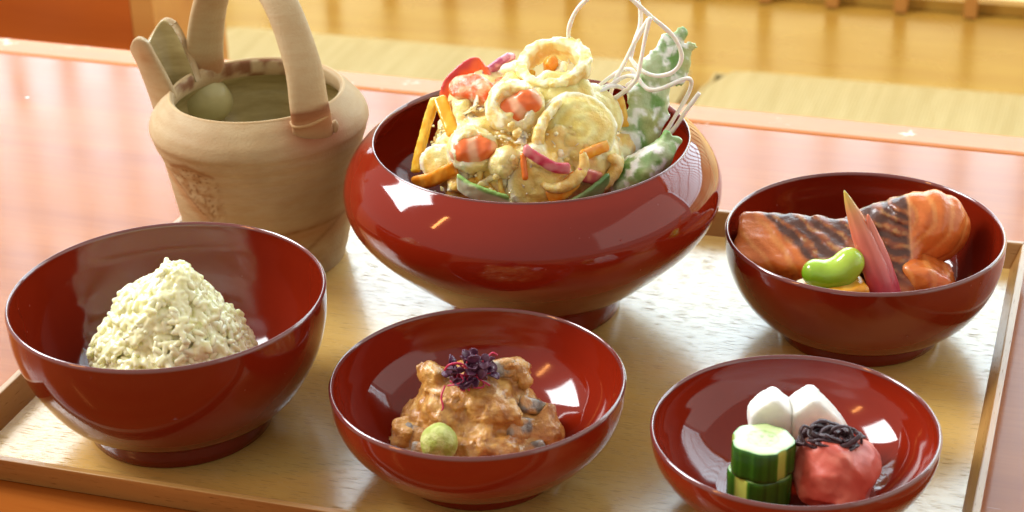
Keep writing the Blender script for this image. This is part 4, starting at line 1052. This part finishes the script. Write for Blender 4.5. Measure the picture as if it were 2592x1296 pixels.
for i in range(30):
    a = r2.random() * 2 * math.pi; el = r2.random()
    tip = SC_ + np.array([math.cos(a) * 8.2 * math.sqrt(el) + 0.8, math.sin(a) * 6.5 * math.sqrt(el), 0.0])
    tip[2] += 7.5 * (1 - el) + r2.normal() * 1.6 + (2.5 if i % 6 == 0 else 0) - 2.0 * max(0, -math.sin(a)) * el
    base = SC_ + np.array([r2.normal() * 4, r2.normal() * 3, -2])
    mid = (base + tip) / 2 + r2.normal(size=3) * 1.6
    V, F = tube_vf(smooth_path([base, mid, tip], 4), 0.36, 6); st_ = mesh('stem', V, F, M_STEM, spz)
    for sgn in (-1, 1):
        o = link(bpy.data.objects.new('leaf', lme), st_); o.location = (tip * MM).tolist()
        o.rotation_euler = (r2.normal() * 0.7 + 0.5, r2.normal() * 0.6, a + sgn * 1.4 + r2.normal() * 0.4 - 1.2); s = 0.72 + 0.4 * r2.random(); o.scale = (s, s, s)
        if not o.modifiers: 
            sd = o.modifiers.new('thickness', 'SOLIDIFY'); sd.thickness = 0.0004
for P in ([(-12, -9, 44), (-13.5, -12, 41), (-13, -14.5, 37.5), (-15.5, -15, 34.5)], [(-12, -8, 50), (-10, -9, 53), (-6, -9, 53.5), (-3, -9, 51)], [(-11, -9, 44), (-8, -11, 45.5), (-5, -11, 47), (-6, -10, 49)], [(-10, -9, 46), (-7.5, -10.5, 45), (-4.5, -11, 44), (-2, -11, 46)], [(3, -4, 49), (4, -4, 52), (6, -3, 54), (8, -3, 53)]):
    V, F = tube_vf(smooth_path(np.array(P) - np.array([0, 0, 1.5]), 6), 0.38, 6); mesh('stem', V, F, M_STEM, spz)

# ------------------------------------------------------------------ pickles
def daikon(poly, y0, y1, label, tilt):
    t = food('daikon_pickle', label, 'daikon', 'pick', 'white daikon pieces in the smallest bowl')
    P2 = np.array(poly, float); c2 = P2.mean(0); rot = np.array(Matrix.Rotation(R(tilt), 3, 'Z'))
    E_ = np.roll(P2, -1, 0) - P2; N2 = np.stack([E_[:, 1], -E_[:, 0]], 1); N2 /= np.linalg.norm(N2, axis=1)[:, None]
    if (N2[0] @ (P2[0] - c2)) < 0: N2 = -N2
    def f(P):
        q = P @ rot; xz = q[..., [0, 2]]; s = None; k = 0.8
        for n_, p_ in zip(N2, P2):
            d = (xz - p_) @ n_; s = d if s is None else -smin(-s, -d, k)
        d = np.abs(q[..., 1] - (y0 + y1) / 2) - (y1 - y0) / 2
        return -smin(-s, -d, 1.2) + 0.7 * fbm(P, 0.09, 3, int(abs(tilt))) + 0.18 * fbm(P, 0.5, 2, 4)
    blob('daikon', f, (-26, -4, 6), (34, 26, 48), 0.9, M_DAIKON, t)
daikon([(-16.5, 34.6), (-14.5, 37.2), (-8.4, 41.8), (-6, 41.4), (-0.3, 35.6), (-0.4, 9.5), (-15.5, 9.5)], 5, 17, 'left white daikon piece, with a peaked top, behind the cucumber', -4)
daikon([(0.3, 36.0), (7.2, 41.2), (9.6, 41.2), (14, 36.5), (20.5, 28.0), (26.0, 17), (26.0, 10.5), (0.2, 9.5)], 4.5, 16.5, 'right white daikon piece, with a long sloping side, behind the red plum', 3)

def cucumber(c0, z0, z1, r, label, strips, seed, pre):
    t = food('cucumber_piece', label, 'cucumber', 'pick', 'cucumber pieces stacked in the smallest bowl')
    seg = 72; V = []; F = []; rows = [(1, 0.0, z0), (1, 1.0, z0), (1, 1.0, z0 + 0.6), (1, 1.03, z0 + 2), (1, 1.03, z1 - 2), (1, 1.0, z1 - 0.5), (1, 0.965, z1)]
    cols = []
    def rad(a):
        rr = r * (1 + 0.03 * math.cos(5 * a + seed) + 0.018 * math.cos(8 * a + 2 * seed))
        for (ac, hw) in strips:
            d = abs((a - ac + math.pi) % (2 * math.pi) - math.pi)
            if d < hw: rr -= 0.9 * (1 - (d / hw) ** 2) ** 0.5
        return rr
    def skin(a):
        for (ac, hw) in strips:
            d = abs((a - ac + math.pi) % (2 * math.pi) - math.pi)
            if d < hw: return L3(168, 178, 78)
        return cmix(L3(24, 74, 12), L3(52, 108, 20), np.array(0.5 + 0.5 * math.sin(a * 23 + seed) * math.sin(a * 7)))
    zs = [z0, z0 + 0.5, z0 + 2, z0 + (z1 - z0) * 0.5, z1 - 2, z1 - 0.6, z1]; rs = [0.96, 1, 1.01, 1.0, 1.01, 1.0, 0.97]
    for z, s in zip(zs, rs):
        for k in range(seg):
            a = 2 * math.pi * k / seg; rr = rad(a) * s; V.append((rr * math.cos(a), rr * math.sin(a), z)); cols.append(skin(a))
    for i in range(len(zs) - 1):
        for k in range(seg): l = (k + 1) % seg; F.append((i * seg + k, i * seg + l, (i + 1) * seg + l, (i + 1) * seg + k))
    o = mesh('skin', V, F, M_CUC, t, cols=np.array(cols)); o.location = (c0[0] * MM, c0[1] * MM, 0); o.rotation_euler = (R(-1.5), R(1.0), 0)
    # flesh: both cut faces
    for zf, name in ((z1, 'cut_face'), (z0, 'cut_face')):
        V = [(0, 0, zf + 0.25)]; F = []; cols = [L3(170, 190, 112)]; nr = 14
        for j in range(1, nr + 1):
            s = j / nr
            for k in range(seg):
                a = 2 * math.pi * k / seg; rr = rad(a) * 0.97 * s
                P = np.array([[rr * math.cos(a), rr * math.sin(a), seed]]); z = zf + 0.35 * (1 - s ** 6) * (1 if zf == z1 else -1) + 0.12 * float(pn(P, 0.4, 2)[0])
                V.append((P[0, 0], P[0, 1], z))
                cc = cmix(L3(180, 200, 128), L3(196, 212, 150), np.array(sstep(0.35, 0.6, s)))
                sd_ = float(sstep(0.15, 0.5, pn(P, 0.55, 5)[0])) * (1 if s < 0.5 else 0)
                cc = cmix(cc, L3(138, 160, 74), np.array(0.8 * sd_)); ring_ = math.exp(-((s - 0.5) / 0.05) ** 2); cc = cmix(cc, L3(146, 176, 90), np.array(0.6 * ring_))
                cc = cmix(cc, L3(92, 140, 44), np.array(float(sstep(0.90, 1.0, s))))
                cols.append(cc)
        for k in range(seg): F.append((0, 1 + k, 1 + (k + 1) % seg))
        for j in range(nr - 1):
            for k in range(seg): l = (k + 1) % seg; F.append((1 + j * seg + k, 1 + (j + 1) * seg + k, 1 + (j + 1) * seg + l, 1 + j * seg + l))
        f_ = mesh(name, V, F, M_CUC, t, cols=np.array(cols)); f_.location = o.location; f_.rotation_euler = o.rotation_euler
cucumber((-13.6, -9.5), 22.2, 34.2, 11.6, 'upper cucumber piece, showing its pale green cut face', [(R(-58), 0.17), (R(60), 0.2), (R(170), 0.2)], 1, True)
cucumber((-13.7, -9.4), 9.5, 22.0, 11.8, 'lower cucumber piece, standing under the upper one on the bowl bottom', [(R(-138), 0.25), (R(20), 0.25), (R(100), 0.2)], 3, False)

pl = food('pickled_plum', 'wrinkled soft red pickled plum beside the cucumber', 'plum', 'pick')
def f_pl(P):
    s = sd_ell(P, (14, -11, 21.5), (15.2, 13.5, 13.4))
    rn = 1 - np.abs(pn(P, 0.085, 6)) * 2; rn2 = 1 - np.abs(pn(P, 0.17, 9)) * 2
    rn3 = 1 - np.abs(pn(P, 0.05, 12)) * 2
    return s - 3.8 * np.maximum(rn3 - 0.25, 0) - 1.6 * np.maximum(rn - 0.35, 0) - 0.4 * np.maximum(rn2 - 0.3, 0) + 1.6 * fbm(P, 0.05, 2, 8) + 1.2
blob('plum', within('pick', f_pl), (-6, -30, 5), (34, 8, 40), 0.85, M_PLUM, pl, lambda V: cmix(cmix(L3(200, 92, 74), L3(220, 132, 112), sstep(-0.4, 0.5, fbm(V, 0.08, 3, 3))), L3(172, 64, 50), 0.6 * sstep(0.1, 0.5, fbm(V, 0.15, 2, 11))))
sh = food('red_shiso_shreds', 'dark purple tangle of red shiso strips on top of the plum', 'shiso', 'pick')
r3 = np.random.default_rng(5)
for i in range(15):
    P = []; a = r3.random() * 6.28; ra = 3.5 + 4.0 * r3.random(); c_ = np.array([11.5 + r3.normal() * 3.0, -9.5 + r3.normal() * 2.0, 35.6 + r3.normal() * 1.3])
    for k in range(7):
        a += 0.75 + 0.35 * r3.random()
        P.append(c_ + np.array([math.cos(a) * ra * 1.05, math.sin(a) * ra * 0.62, 1.5 * math.sin(a * 1.7 + i) - 0.05 * ra * ra * (0.5 - 0.5 * math.sin(a)) * 0.4]))
    Q = smooth_path(P, 5); V, F = tube_vf(Q, 0.75 + 0.35 * np.abs(np.sin(np.arange(len(Q)) * 0.6 + i)), 7, 0.6)
    V = V + 0.35 * np.stack([pn(V, 0.6, 1), pn(V, 0.6, 2), pn(V, 0.6, 3)], 1)
    mesh('shiso_strip', V, F, M_SHISO, sh)
for P in ([(4, -9, 38.5), (1.5, -10, 40), (0.2, -11, 37.5), (2, -13, 34.5), (6, -15, 33.5), (9, -15, 33.5)], [(17, -8, 38), (21, -8, 36), (23, -9, 32.5), (21.5, -10, 30), (18.5, -11, 31)], [(9, -15, 34), (10, -17, 32), (11.5, -18, 30.5), (13.5, -17, 32)]):
    Q = smooth_path(P, 6); V, F = tube_vf(Q, 0.85, 7, 0.6); mesh('shiso_strip', V, F, M_SHISO, sh)
